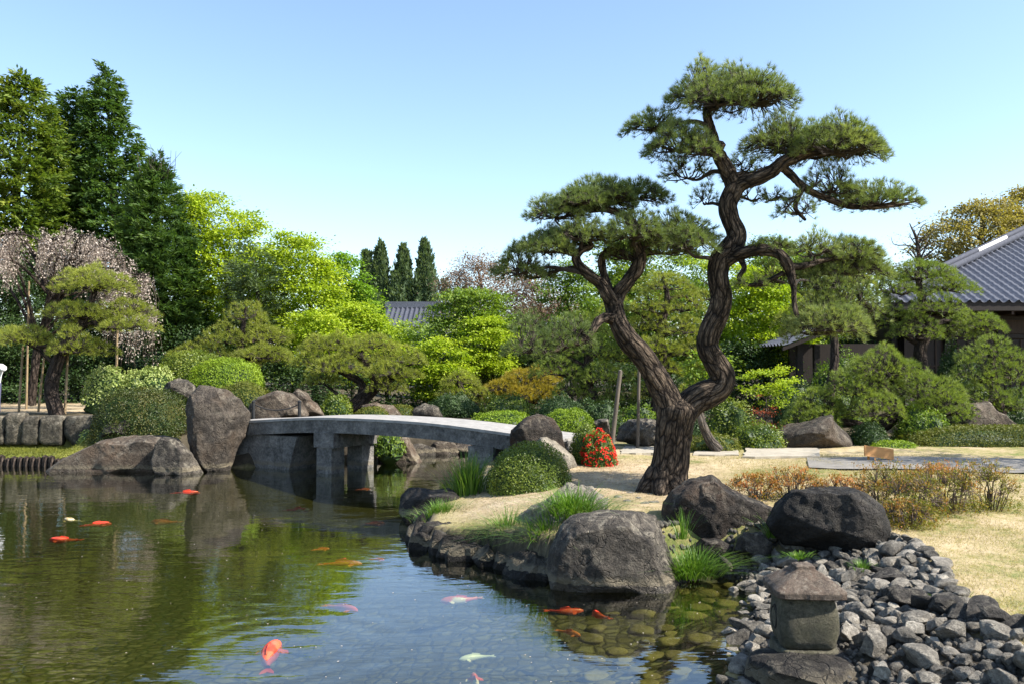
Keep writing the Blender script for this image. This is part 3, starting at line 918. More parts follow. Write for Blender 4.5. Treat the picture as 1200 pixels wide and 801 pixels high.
def build_water():
    xs = np.array([-31.0, 6.0]); ys = np.array([2.2, 26.0])
    m, nt, out = newmat('pond_water')
    pos = worldpos(nt)
    mp = nt.nodes.new('ShaderNodeMapping'); mp.inputs['Scale'].default_value = (1.0, 2.6, 1.0)
    nt.links.new(pos, mp.inputs[0])
    a = noise(nt, mp.outputs[0], 1.1, 3, 0.55, 0.3)
    b = noise(nt, mp.outputs[0], 5.5, 3, 0.5, 0.2)
    h = math_(nt, 'ADD', math_(nt, 'MULTIPLY', a, 1.0), math_(nt, 'MULTIPLY', b, 0.10))
    calm = ramp(nt, noise(nt, pos, 0.35, 2, 0.5), [(0.35, 0.25), (0.65, 1.0)])
    h = math_(nt, 'MULTIPLY', h, calm)
    # rings spreading from the big koi
    k = gnd(318, 765)
    vs = nt.nodes.new('ShaderNodeVectorMath'); vs.operation = 'DISTANCE'
    nt.links.new(pos, vs.inputs[0]); vs.inputs[1].default_value = (k[0] + 0.05, k[1] + 0.1, 0)
    r = vs.outputs['Value']
    wv = math_(nt, 'SINE', math_(nt, 'MULTIPLY', r, 19.0))
    env = ramp(nt, math_(nt, 'MULTIPLY', r, 0.45), [(0.05, 0.0), (0.25, 1.0), (0.5, 0.8), (0.75, 0.0)])
    h2 = math_(nt, 'MULTIPLY', math_(nt, 'MULTIPLY', wv, env), 0.09)
    h = math_(nt, 'ADD', h, h2)
    nor = bump(nt, h, 0.22, 0.045)
    gl = nt.nodes.new('ShaderNodeBsdfGlossy'); gl.inputs['Roughness'].default_value = 0.012
    gl.inputs['Color'].default_value = (0.95, 0.97, 1, 1)
    nt.links.new(nor, gl.inputs['Normal'])
    tr = nt.nodes.new('ShaderNodeBsdfTransparent'); tr.inputs['Color'].default_value = (0.56, 0.60, 0.41, 1)
    # Schlick reflectance of a water surface, the same from above and below (no total reflection towards the sun)
    dt = nt.nodes.new('ShaderNodeVectorMath'); dt.operation = 'DOT_PRODUCT'
    nt.links.new(nor, dt.inputs[0]); nt.links.new(nt.nodes.new('ShaderNodeNewGeometry').outputs['Incoming'], dt.inputs[1])
    cs = math_(nt, 'SUBTRACT', 1.0, math_(nt, 'ABSOLUTE', dt.outputs['Value']), True)
    refl = math_(nt, 'ADD', math_(nt, 'MULTIPLY', math_(nt, 'POWER', cs, 3.7), 0.97), 0.028, True)
    ms = nt.nodes.new('ShaderNodeMixShader')
    nt.links.new(refl, ms.inputs[0]); nt.links.new(tr.outputs[0], ms.inputs[1]); nt.links.new(gl.outputs[0], ms.inputs[2])
    nt.links.new(ms.outputs[0], out.inputs[0])
    mb = MB(); mb.add([[xs[0], ys[0], 0], [xs[1], ys[0], 0], [xs[1], ys[1], 0], [xs[0], ys[1], 0]], [[0, 1, 2, 3]])
    tag(mb.build('pond_water', m), kind='structure')


build_water()

SUN_EL, SUN_AZ = math.radians(43), math.radians(-18)        # azimuth from +x, negative = towards the camera
S = Vector((math.cos(SUN_EL) * math.cos(SUN_AZ), math.cos(SUN_EL) * math.sin(SUN_AZ), math.sin(SUN_EL)))
sun = bpy.data.lights.new('sun', 'SUN'); sun.energy = 5.0; sun.angle = math.radians(0.5); sun.color = (1.0, 0.945, 0.86)
so = bpy.data.objects.new('sun', sun); COL.objects.link(so)
so.rotation_euler = (-S).to_track_quat('-Z', 'Y').to_euler()
w = bpy.data.worlds.new('World'); SC.world = w; w.use_nodes = True
nt = w.node_tree; bg = nt.nodes['Background']
sky = nt.nodes.new('ShaderNodeTexSky'); sky.sky_type = 'NISHITA'; sky.sun_disc = False
sky.sun_elevation = SUN_EL; sky.sun_rotation = math.pi / 2 - SUN_AZ
sky.air_density = 1.0; sky.dust_density = 0.7; sky.ozone_density = 1.7; sky.altitude = 0
nt.links.new(sky.outputs[0], bg.inputs[0]); bg.inputs[1].default_value = 0.135
vs = SC.view_settings
vs.view_transform = 'Standard'; vs.look = 'None'; vs.gamma = 1; vs.exposure = 1.17; vs.use_curve_mapping = False
SC.cycles.max_bounces = 8; SC.cycles.transparent_max_bounces = 8
SC.cycles.caustics_reflective = False; SC.cycles.caustics_refractive = False

cam = bpy.data.cameras.new('camera'); co = bpy.data.objects.new('camera', cam); COL.objects.link(co)
cam.lens = 30.0; cam.sensor_width = 36.0; cam.clip_end = 6000; cam.clip_start = 0.1
co.location = (0, 0, CAM_Z); co.rotation_euler = (math.pi / 2 + PITCH, 0, 0)
SC.camera = co

# ================================================================== STONE BRIDGE
BL, BR = np.array([-7.3, 21.9]), np.array([0.95, 17.17])
BD = (BR - BL) / np.linalg.norm(BR - BL); BN = np.array([-BD[1], BD[0]])


def bridge_z(X):
    return np.interp(X, [-7.4, -6.6, -4.9, -3.45, -1.9, -1.1, -0.1, 0.95], [1.12, 1.165, 1.31, 1.33, 1.30, 1.235, 1.15, 1.03])


bridge = empty('stone_bridge', (-3.2, 19.6, 0), 'long low arched granite bridge with a pale, sunlit-toned deck crossing the pond', 'bridge')
W = 1.5
st = np.linspace(0, 1, 41)
XY = BL[None] + st[:, None] * (BR - BL)[None]
zt = bridge_z(XY[:, 0])
zt = np.convolve(np.concatenate([[zt[0]] * 3, zt, [zt[-1]] * 3]), np.ones(7) / 7, 'valid')


def strip(mb, off0, off1, z0, z1):
    """closed bar following the arch between two offsets across it"""
    a = np.column_stack([XY + BN * off0, zt + z0]); b = np.column_stack([XY + BN * off1, zt + z0])
    c = np.column_stack([XY + BN * off1, zt + z1]); d = np.column_stack([XY + BN * off0, zt + z1])
    V = np.stack([a, b, c, d], 1).reshape(-1, 3)
    i = np.arange(len(XY) - 1) * 4
    f = []
    for k in range(4):
        f.append(np.stack([i + k, i + 4 + k, i + 4 + (k + 1) % 4, i + (k + 1) % 4], -1))
    mb.add(V, np.concatenate(f))
    e = len(V) - 4
    mb.add(V[[0, 1, 2, 3]], [[0, 1, 2, 3]]); mb.add(V[[e, e + 1, e + 2, e + 3]], [[3, 2, 1, 0]])


mb = MB(); strip(mb, 0.06, W - 0.06, -0.30, -0.062); mb.build('soffit_slab', M['granite'], bridge)
mb = MB(); strip(mb, 0, 0.32, -0.36, -0.06); mb.build('edge_beam', M['granite'], bridge)
mb = MB(); strip(mb, W - 0.32, W, -0.36, -0.06); mb.build('edge_beam', M['granite'], bridge)
mb = MB(); strip(mb, -0.02, W + 0.02, -0.058, 0.0); mb.build('deck', M['deck'], bridge)


def bridge_xy(px):
    r = (px - 600) / 1000 / cP
    t = (BL[0] - r * BL[1]) / (r * BD[1] - BD[0])
    return BL + BD * t


rz = math.atan2(BD[1], BD[0])
for px in (377, 559):
    c = bridge_xy(px) + BD * 0.12
    zc = float(bridge_z(c[0])) - 0.36
    mb = MB(); mb.box((*(c + BN * W * 0.5), zc - 0.175), (0.62, W + 0.1, 0.35), rz); mb.build('pier_cap', M['granite'], bridge)
    for o_ in (0.2, W - 0.2):
        mb = MB(); mb.box((*(c + BN * o_), (zc - 0.35 - 0.7) / 2), (0.46, 0.46, zc - 0.35 + 0.7), rz); mb.build('pier', M['granite'], bridge)
# abutment at the far bank with its sloped end
c = bridge_xy(300)
mb = MB()
zt0 = float(bridge_z(c[0])) - 0.36
a0, a1, b1 = c - BD * 1.4, bridge_xy(347), bridge_xy(331)
Vv = []
for o_ in (0.05, W - 0.05):
    for p_, z_ in ((a0, -0.6), (b1, -0.6), (a1, zt0), (a0, zt0)):
        Vv.append((*(p_ + BN * o_), z_))
mb.add(Vv, [[0, 1, 2, 3], [7, 6, 5, 4], [1, 5, 6, 2], [0, 4, 5, 1], [3, 2, 6, 7], [4, 0, 3, 7]])
mb.build('abutment', M['granite'], bridge)
c = bridge_xy(598)
mb = MB(); mb.box((*(c + BN * W * 0.5 + BD * 0.25), 0.2), (0.9, W - 0.1, 1.25), rz); mb.build('abutment', M['granite'], bridge)

# chain barrier at the head of the bridge
cb = empty('chain_barrier', at(297, 490, 22.9), 'black chain slung between two short posts in front of the brown rock', 'chain barrier')
tops = []
for x, y in ((297, 491), (351, 489)):
    p0 = at(x, y, 22.9); p1 = at(x, 470, 22.9)
    mb = MB(); tube(mb, [p0 - [0, 0, .25], p1], [0.045, 0.045], 8, 4); tube(mb, [p1, p1 + [0, 0, .03]], [0.06, 0.03], 8, 3)
    mb.build('post', M['metal'], cb, True)
    tops.append(p1 - [0, 0, .06])
mb = MB()
a_, b_ = tops
for i in range(26):
    t0, t1 = i / 26, (i + 1.25) / 26
    q0 = a_ + (b_ - a_) * t0; q1 = a_ + (b_ - a_) * t1
    q0 = q0 - [0, 0, 0.17 * 4 * t0 * (1 - t0)]; q1 = q1 - [0, 0, 0.17 * 4 * t1 * (1 - t1)]
    tube(mb, [q0, q1], [0.016, 0.016], 5, 3)
mb.build('chain', M['metal'], cb, True)

# ================================================================== ROCKS
B = boulder
B('boulder', 'tall grey standing rock at the left end of the bridge', [(214, 470), (222, 452), (236, 443), (252, 446), (272, 456), (284, 468), (290, 492), (289, 515), (281, 535), (272, 560), (226, 562), (218, 530), (214, 500)], 21.1, 0.85, 'rock_tall', 11, 14, 0.035, 6, p=0.6, planes=[((-.75, -.6, .05), .55), ((.35, -.9, .25), .62), ((.1, -.8, .6), .7)])
B('boulder', 'long low flat-topped grey rock lying in the water on the left', [(58, 552), (72, 540), (96, 526), (120, 514), (150, 511), (190, 510), (206, 514), (222, 528), (236, 552), (230, 566), (62, 566)], 21.0, 0.9, 'rock_brown', 5, 9, 0.03, 6, p=0.7)
B('boulder', 'small pointed dark rock standing before the long flat rock', [(180, 540), (184, 520), (190, 511), (203, 513), (222, 530), (238, 556), (232, 574), (182, 574)], 20.2, 0.45, 'rock_grey', 8, 10, 0.04, 5)
B('boulder', 'small rounded grey rock beside the end of the stone wall', [(121, 512), (124, 498), (134, 491), (152, 490), (161, 496), (163, 514)], 22.6, 0.4, 'rock_grey', 9, 8, 0.03, 5)
B('boulder', 'small dark jagged rock among shrubs behind the tall rock', [(190, 468), (196, 450), (204, 441), (216, 443), (226, 451), (230, 470)], 25.0, 0.5, 'rock_grey', 21, 12, 0.06, 5)
B('boulder', 'broad brown rock behind the chain at the head of the bridge', [(292, 492), (294, 473), (306, 464), (325, 457), (343, 461), (354, 471), (368, 486), (370, 494)], 23.9, 0.8, 'rock_brown', 23, 10, 0.03, 5)
B('boulder', 'brown leaning rock just right of the chain rock', [(344, 488), (342, 462), (350, 454), (360, 461), (372, 474), (381, 488)], 24.4, 0.5, 'rock_brown', 24, 10, 0.05, 5)
B('boulder', 'sloping brown rock at the waterline under the bridge', [(438, 556), (444, 538), (462, 522), (468, 510), (478, 510), (486, 528), (500, 546), (496, 558)], 22.8, 0.6, 'rock_brown', 31, 12, 0.05, 5)
B('boulder', 'upright pale stone slab standing behind the bridge pier', [(422, 558), (423, 520), (426, 506), (440, 506), (443, 525), (443, 558)], 22.7, 0.35, 'rock_pale', 32, 10, 0.04, 5)
B('boulder', 'low flat bank stone seen under the bridge', [(484, 540), (488, 518), (505, 512), (530, 515), (545, 528), (548, 542)], 25.3, 0.5, 'rock_brown', 33, 9, 0.04, 4)
B('boulder', 'dark crevice rock behind the bridge piers', [(374, 556), (372, 520), (392, 512), (405, 520), (408, 556)], 23.4, 0.4, 'rock_grey', 34, 9, 0.05, 4)
B('boulder', 'domed rock with black top at the right end of the bridge', [(594, 522), (598, 502), (612, 488), (630, 484), (648, 490), (658, 506), (664, 530), (662, 550), (600, 552)], 17.2, 0.7, 'rock_dark', 41, 10, 0.035, 6)
B('boulder', 'striped grey rock leaning beside the black-topped rock', [(612, 552), (620, 524), (634, 512), (652, 513), (667, 524), (676, 545), (672, 556)], 16.7, 0.5, 'rock_pale', 42, 10, 0.03, 5)
B('boulder', 'dark rounded rock in the water left of the round bush', [(468, 600), (470, 579), (478, 570), (500, 569), (528, 571), (540, 585), (540, 612), (476, 614)], 14.2, 0.42, 'rock_black', 43, 8, 0.03, 5)
B('boulder', 'low dark bank stone at the tip of the island', [(488, 646), (489, 618), (500, 607), (530, 610), (548, 622), (552, 660), (494, 660)], 12.2, 0.3, 'rock_black', 44, 9, 0.05, 5)
B('boulder', 'dark edging stone in the shaded bank of the island', [(545, 664), (546, 624), (560, 616), (585, 618), (604, 630), (608, 676)], 11.6, 0.3, 'rock_dark', 45, 9, 0.05, 5)
B('boulder', 'flat dark stone in the west bank of the island below the grass clump', [(486, 622), (490, 604), (505, 597), (528, 596), (540, 604), (542, 622)], 13.5, 0.3, 'rock_black', 144, 9, 0.05, 5)
B('boulder', 'dark slab at the foot of the bank right of the tip stone', [(520, 668), (524, 640), (545, 634), (572, 640), (582, 672)], 11.2, 0.2, 'rock_black', 145, 9, 0.05, 5)
B('boulder', 'shadowed bank stone left of the blocky boulder', [(588, 684), (592, 652), (615, 644), (645, 650), (652, 692)], 10.4, 0.3, 'rock_black', 146, 9, 0.05, 5)
B('boulder', 'rough pale rock behind the long grass on the bank', [(600, 664), (603, 606), (614, 588), (640, 572), (668, 563), (694, 570), (712, 588), (716, 616), (700, 650), (650, 676)], 11.4, 0.5, 'rock_pale', 46, 14, 0.06, 6)
B('boulder', 'large blocky dark grey boulder at the water front', [(641, 690), (645, 640), (655, 618), (672, 604), (705, 601), (750, 602), (776, 606), (786, 630), (796, 662), (801, 712), (642, 712)], 9.95, 0.62, 'rock_grey', 47, 13, 0.035, 6, p=0.62)
B('boulder', 'big dark boulder with brown right flank beside the pine', [(776, 612), (778, 590), (790, 575), (812, 561), (836, 556), (862, 562), (886, 578), (903, 592), (908, 610), (900, 634), (850, 642), (800, 638)], 11.3, 0.65, 'rock_dark', 48, 12, 0.04, 6)
B('boulder', 'big black boulder beside the sparse azaleas', [(902, 614), (912, 592), (930, 572), (958, 558), (985, 562), (1010, 576), (1028, 590), (1037, 612), (1030, 640), (975, 652), (915, 640)], 10.4, 0.6, 'rock_black', 49, 12, 0.035, 6)
B('boulder', 'grey boulder under the spreading pine by the paved path', [(896, 530), (905, 512), (925, 497), (946, 487), (968, 483), (984, 494), (1004, 508), (1014, 522), (1012, 536)], 20.6, 0.8, 'rock_tall', 51, 12, 0.03, 6)
B('boulder', 'reddish rock half under the pine behind the long hedge', [(1094, 512), (1105, 492), (1130, 474), (1155, 470), (1180, 482), (1196, 500), (1200, 514)], 22.2, 0.8, 'rock_brown', 52, 13, 0.05, 5)
B('boulder', 'dark rock in the shade behind the big pine trunk', [(718, 520), (722, 502), (738, 492), (768, 490), (780, 505), (782, 522)], 20.5, 0.6, 'rock_grey', 53, 10, 0.04, 5)
B('boulder', 'blocky dark stone behind the lime green mound', [(688, 508), (690, 492), (712, 490), (716, 508)], 20.0, 0.4, 'rock_grey', 54, 10, 0.04, 4)
B('boulder', 'small dark rock under the mid bank pines above the bridge', [(418, 490), (424, 474), (440, 470), (462, 474), (474, 490)], 25.6, 0.5, 'rock_brown', 55, 9, 0.05, 4)
B('boulder', 'pale rounded rock above the middle of the bridge', [(478, 490), (480, 478), (495, 472), (514, 476), (520, 490)], 26.2, 0.5, 'rock_grey', 56, 9, 0.05, 4)
B('boulder', 'flat-topped rock carrying the stone lantern', [(864, 850), (865, 776), (870, 763), (884, 758), (930, 758), (978, 760), (998, 768), (1010, 790), (1018, 850)], 6.9, 0.5, 'rock_black', 57, 6, 0.025, 6, p=0.45)
for lab, x0, x1, yt, yb, Y, mt_ in (('small dark stone wedged under the brown-flanked boulder', 858, 905, 618, 652, 10.6, 'rock_grey'),
                             ('flat shelf stone at the foot of the brown-flanked boulder', 800, 862, 628, 655, 10.6, 'rock_dark'),
                             ('grey stone beside the water left of the cobbles', 836, 858, 650, 668, 10.2, 'rock_grey')):
    B('stone', lab, [(x0, yb), (x0 + 3, (yt + yb) / 2), ((x0 * 2 + x1) / 3, yt), ((x0 + 2 * x1) / 3, yt + 3), (x1, (yt + yb) / 2), (x1 - 2, yb)], Y, 0.16, mt_, int(x0), 9, 0.04, 4, cat='stone')
# small stones ringing the foot of the pine
for i, (x, y) in enumerate([(702, 582), (712, 586), (724, 583), (735, 588), (748, 584), (755, 590), (716, 578), (738, 579), (766, 589)]):
    p_ = gnd(x, y, 0.52)
    U, F = ico(3); r_ = rs(i + 60); u = facet(U.copy(), r_, 7, .6, .85)
    mb = MB(); mb.add(p_ + u * np.array([0.085, 0.08, 0.05]) * r_.uniform(.7, 1.4), F)
    tag(mb.build('stone', M['cobble_a'], None, True, org=p_), 'small grey stone on the bare ground at the foot of the big pine', 'stone', 'small stones at the foot of the big pine')

# stones edging the island; their shade is put into a black rock colour
rng = rs(15)
def edge_row(path, step, size, mats, label, group, zc=.04):
    for (ax, ay), (bx, by) in zip(path[:-1], path[1:]):
        L_ = math.hypot(bx - ax, by - ay); k = max(1, round(L_ / step))
        for i in range(k):
            t = (i + .5) / k
            U, F = ico(4); u = facet(U.copy(), rng, 11, .5, .85)
            sz = np.array(size) * rng.uniform(.75, 1.2, 3)
            a_ = math.atan2(by - ay, bx - ax); Rm = np.array([[math.cos(a_), -math.sin(a_), 0], [math.sin(a_), math.cos(a_), 0], [0, 0, 1]])
            c_ = np.array([ax + (bx - ax) * t, ay + (by - ay) * t, zc])
            u = u * (1 + .06 * fbm(u, rng.randint(999), 2.5, 4))[:, None]
            mb = MB(); mb.add(c_ + (u * sz) @ Rm.T, F)
            tag(mb.build('edging_stone', M[mats[rng.randint(len(mats))]], None, True, org=c_), label, 'edging stone', group)


edge_row([g2(560, 575), g2(538, 598), g2(497, 612), g2(488, 640), g2(520, 650), g2(560, 657), g2(600, 668), g2(648, 681)], .36, (.25, .2, .25), ['rock_black'],
         'stone dark with painted shade set along the waterline of the island bank', 'dark stones edging the island')
edge_row([(-5.2, 22.7), (-3.7, 23.0), (-2.9, 24.3), (-1.0, 25.0), (0.3, 24.5), (0.7, 22.5), (0.2, 20.0), (-.35, 18.3)], .8, (.5, .3, .38), ['rock_brown', 'rock_grey', 'rock_tall'],
         'bank stone lining the channel seen under the bridge', 'stones lining the channel under the bridge')
# log piles holding the left ledge
le = empty('log_edging', (-13, 21.8, 0), 'row of dark short log piles along the foot of the mossy left ledge', 'edging')
for i in range(46):
    x = -16.6 + i * .165
    y = np.interp(x, [-30, -13, -9], [21.9, 21.8, 21.5]) - .03
    mb = MB(); tube(mb, [(x, y, -.5), (x, y, .20 + rng.uniform(-.03, .05))], [.085, .08], 8, 5, .08, i); mb.build('log', M['bark_bg'], le, True, True)

# light slabs laid behind the pine
for lab, xl, xr, y0, y1 in (('pale stone slab at the landing of the bridge', 664, 722, 516, 524), ('pale flat stone between the red bush and the pine trunk', 726, 782, 521, 530),
                            ('pale slab just right of the big pine trunk', 812, 866, 523, 532), ('longest pale slab along the paved path', 870, 962, 524, 534),
                            ('short pale slab beside the domed bridge rock', 690, 716, 508, 514)):
    z_ = 0.645
    c4 = [gnd(xl, y1, z_), gnd(xr, y1, z_), gnd(xr - 4, y0, z_), gnd(xl + 6, y0, z_)]
    bm = bmesh.new()
    vs_ = [bm.verts.new(p_) for p_ in c4]
    f_ = bm.faces.new(vs_)
    bmesh.ops.subdivide_edges(bm, edges=bm.edges[:], cuts=5)
    r_ = rs(xl)
    for v_ in bm.verts: v_.co.x += r_.uniform(-.04, .04); v_.co.y += r_.uniform(-.05, .05)
    ex = bmesh.ops.extrude_face_region(bm, geom=bm.faces[:])
    for g_ in ex['geom']:
        if isinstance(g_, bmesh.types.BMVert): g_.co.z -= 0.18
    bmesh.ops.recalc_face_normals(bm, faces=bm.faces[:])
    me = bpy.data.meshes.new('paving_slab'); bm.to_mesh(me); bm.free(); me.materials.append(M['slab'])
    o_ = bpy.data.objects.new('paving_slab', me); COL.objects.link(o_)
    tag(o_, lab, 'paving slab', 'pale slabs behind the big pine')
# the paved path on the right
mb = MB()
pa, pb_ = gnd(948, 546, .62), gnd(945, 533, .645)
pl = np.array([pa, (pa[0] + 30, pa[1] - 5.5, 0), (pa[0] + 30, pb_[1] - 1.5, 0), pb_]); nx_ = 60
q0 = pl[0] + (pl[1] - pl[0]) * np.linspace(0, 1, nx_)[:, None]; q1 = pl[3] + (pl[2] - pl[3]) * np.linspace(0, 1, nx_)[:, None]
for q_ in (q0, q1): q_[:, 2] = ground_z(q_[:, 0], q_[:, 1]) + .03
mb.add(np.vstack([q0, q1]), [[i, i + 1, nx_ + i + 1, nx_ + i] for i in range(nx_ - 1)])
tag(mb.build('paved_path', M['path']), kind='structure')

# ------------------------------------------------------------------ cobble shore: every stone a thing
rng = rs(7)
protos = []
for i in range(9):
    U, F = ico(3)
    r_ = rs(200 + i)
    u = facet(U.copy(), r_, 14 if i % 3 else 9, 0.42, 0.8)
    u = u / np.abs(u).max()
    u = u * (1 + 0.10 * fbm(u, 300 + i, 1.6, 3))[:, None] * np.array([1.0, r_.uniform(.7, .95), r_.uniform(.5, .78)])
    me = []
    for mm in ('cobble_a', 'cobble_b', 'cobble_c', 'cobble_d'):
        mb = MB(); mb.add(u, F); o_ = mb.build('cobble', M[mm], None, i % 3 == 0)
        me.append(o_.data); bpy.data.objects.remove(o_)
    protos.append(me)


def put_stone(p, r, mi, label, group, name='cobble', cat='cobble'):
    o_ = bpy.data.objects.new(name, protos[rng.randint(9)][mi]); COL.objects.link(o_)
    o_.location = Vector(p)
    o_.rotation_euler = (rng.uniform(-.5, .5), rng.uniform(-.5, .5), rng.uniform(0, 6.28))
    o_.scale = (r, r * rng.uniform(.8, 1.1), r * rng.uniform(.7, 1.05))
    return tag(o_, label, cat, group)


placed = []


def free(x, y, r, k=0.80):
    return all((x - a) ** 2 + (y - b) ** 2 > (k * (r + c)) ** 2 for a, b, c in placed)


# dark blocks along the lawn edge
edge = [(1000, 648), (1026, 655), (1046, 668), (1050, 684), (1068, 697), (1088, 706), (1108, 716), (1126, 724), (1150, 732), (1178, 738), (1200, 744), (1225, 752), (975, 642), (950, 640)]
for i, (x, y) in enumerate(edge):
    z_ = 0.46
    p_ = gnd(x, y + 6, z_ - 0.04)
    r = 0.215 * rng.uniform(.85, 1.15) * (0.8 if y < 660 else 1)
    placed.append((p_[0], p_[1], r))
    put_stone((p_[0], p_[1], float(ground_z(p_[0], p_[1])) + .05), r, 3, 'dark block in the row of stones edging the dry lawn', 'dark blocks edging the lawn', 'edging_stone', 'edging stone')
lx, ly = 2.37, 7.0
tries, cnt = 0, 0
cand = []
while tries < 30000 and cnt < 284:
    tries += 1
    X, Y = rng.uniform(1.6, 4.6), rng.uniform(5.9, 11.0)
    big = rng.uniform() < (0.35 if tries < 9000 else 0.05)
    r = rng.uniform(.13, .175) if big else rng.uniform(.08, .12)
    if tries > 18000: r *= 0.75
    if not free(X, Y, r, .62): continue
    dd = float(sdist(X, Y))
    if dd < -0.12 or dd > 1.80: continue
    z_ = float(ground_z(X, Y))
    px, py = project((X, Y, z_ + .05))
    if px > 1225 or py > 825 or py < 628 or px < 835: continue
    if abs(X - lx) < 0.42 and abs(Y - ly) < 0.38: continue
    if 2.35 < X < 2.95 and 10.0 < Y: continue
    if Y < 7.0 and -.56 < X - lx < .36: continue
    placed.append((X, Y, r)); cnt += 1
    mi = rng.choice([0, 1, 2], p=[.5, .25, .25])
    if dd < 0.1: lab, gr = 'cobble sitting in the shallow water at the edge of the cobble bank', 'cobbles at the waterline'
    elif py < 690: lab, gr = 'grey cobble in the upper cobble bank below the black boulder', 'cobbles of the upper bank'
    elif px < 1060: lab, gr = 'grey cobble in the heap behind and beside the stone lantern', 'cobbles beside the lantern'
    else: lab, gr = 'grey cobble in the lower right heap below the dark edging stones', 'cobbles of the lower bank'
    put_stone((X, Y, z_ + r * rng.uniform(.2, .6)), r, int(mi), lab, gr)
# small gravel filling the gaps between the cobbles
n = 5200
X, Y = rng.uniform(1.7, 4.6, n), rng.uniform(5.6, 11.0, n); dd = sdist(X, Y); ok = (dd > -.1) & (dd < 1.8); X, Y = X[ok], Y[ok]; n = len(X)
U, F = ico(1); ng = len(U)
sz = rng.uniform(.018, .05, (n, 1)) * rng.uniform(.6, 1.1, (n, 3)); a_ = rng.uniform(0, 6.28, n)
v_ = (U[None] * (1 + rng.uniform(-.2, .2, (n, ng, 1)))) * sz[:, None, :]
v_ = np.stack([v_[..., 0] * np.cos(a_)[:, None] - v_[..., 1] * np.sin(a_)[:, None], v_[..., 0] * np.sin(a_)[:, None] + v_[..., 1] * np.cos(a_)[:, None], v_[..., 2]], -1)
v_ = v_ + np.stack([X, Y, ground_z(X, Y) + .01], 1)[:, None]
mb = MB(); mb.add(v_.reshape(-1, 3), (np.arange(n)[:, None, None] * ng + F[None]).reshape(-1, 3))
tag(mb.build('gravel', M['cobble_b'], None, True), 'small grey gravel filling the gaps of the cobble bank', None, None, 'stuff')
# drowned flat stones near the shore and a few breaking the surface
bm_ = simplemat('drowned_stone', (0.10, 0.075, 0.03), (0.30, 0.24, 0.11), 5, 0.8, 0.3, 0.02)
drown = []
U, F = ico(3)
for i in range(5):
    r_ = rs(700 + i); u = facet(U.copy(), r_, 6, .6, .85)
    mb = MB(); mb.add(u * np.array([1, r_.uniform(.6, .85), .33]), F); o_ = mb.build('sunken_stone', bm_, None, True)
    drown.append(o_.data); bpy.data.objects.remove(o_)
cnt = tries = 0
pl2 = []
while cnt < 60 and tries < 20000:
    tries += 1
    x, y = rng.uniform(690, 885), rng.uniform(690, 815)
    p_ = gnd(x, y, -0.15)
    dd = float(sdist(p_[0], p_[1]))
    if dd > -0.02 or dd < -1.5: continue
    r = rng.uniform(.09, .19)
    if any((p_[0] - a) ** 2 + (p_[1] - b) ** 2 < (.8 * (r + c)) ** 2 for a, b, c in pl2): continue
    pl2.append((p_[0], p_[1], r)); cnt += 1
    o_ = bpy.data.objects.new('sunken_stone', drown[rng.randint(5)]); COL.objects.link(o_)
    o_.location = (p_[0], p_[1], float(ground_z(p_[0], p_[1])) + .01); o_.scale = (r, r, r); o_.rotation_euler = (0, 0, rng.uniform(-.5, .5))
    tag(o_, 'brown flat stone lying under the shallow water off the cobble bank', 'sunken stone', 'stones under the shallow water')
for x, y, r, lab in ((856, 738, .10, 'wet grey stone breaking the water left of the lantern'), (830, 660, .09, 'pale pointed stone at the water edge under the grass tuft'),
                (858, 690, .07, 'small pale stone in the shallows furthest up the inlet'), (872, 706, .06, 'tiny pale stone standing in the shallows before the cobble bank')):
    p_ = gnd(x, y, 0.02)
    put_stone((p_[0], p_[1], 0.015), r, 2, lab, None, 'stone', 'stone')

# ================================================================== STONE LANTERN
LZ = 0.185
lan = empty('stone_lantern', (lx, ly, LZ), 'squat mossy stone lantern with a pyramid roof on a flat-topped rock', 'stone lantern')


def sq_rings(rows, rz, sub=8, seed=0, amp=0.006, sup=5):
    """rounded-square solid from (z, halfwidth) rows"""
    n = sub * 4
    th = np.linspace(0, 2 * math.pi, n, endpoint=False) + math.pi / 4
    c, s = np.cos(th), np.sin(th)
    k = 1 / (np.abs(c) ** sup + np.abs(s) ** sup) ** (1 / sup)
    V = []
    for z, h in rows:
        x, y = c * k * h * .9, s * k * h * .9
        V.append(np.stack([x * math.cos(rz) - y * math.sin(rz), x * math.sin(rz) + y * math.cos(rz), np.full(n, z)], -1))
    V = np.array(V)
    m = len(rows)
    V2 = V.reshape(-1, 3)
    V2 = V2 + (amp * fbm(V2 * 9, seed, 1.0, 3))[:, None] * nrm(V2 - V2.mean(0))
    idx = np.arange(m * n).reshape(m, n)
    q = np.stack([idx[:-1], np.roll(idx[:-1], -1, 1), np.roll(idx[1:], -1, 1), idx[1:]], -1).reshape(-1, 4)
    return V2, q


rz_ = math.radians(-4)
o3 = np.array([lx, ly, LZ])
mb = MB(); v_, q_ = sq_rings([(-.03, .0), (-.03, .262), (.02, .268), (.075, .262), (.085, .248), (.085, 0)], rz_, 10, 1); mb.add(v_ + o3, q_); mb.build('base_slab', M['lantern'], lan, False)
rows = [(.086, 0), (.086, .215)] + [(.086 + .41 * t, .215 + .045 * math.sin(math.pi * (0.12 + 0.8 * t))) for t in np.linspace(.05, 1, 9)] + [(.496, 0)]
mb = MB(); v_, q_ = sq_rings(rows, rz_, 10, 2, 0.007, 7); mb.add(v_ + o3, q_); body = mb.build('fire_box', M['lantern'], lan, True)
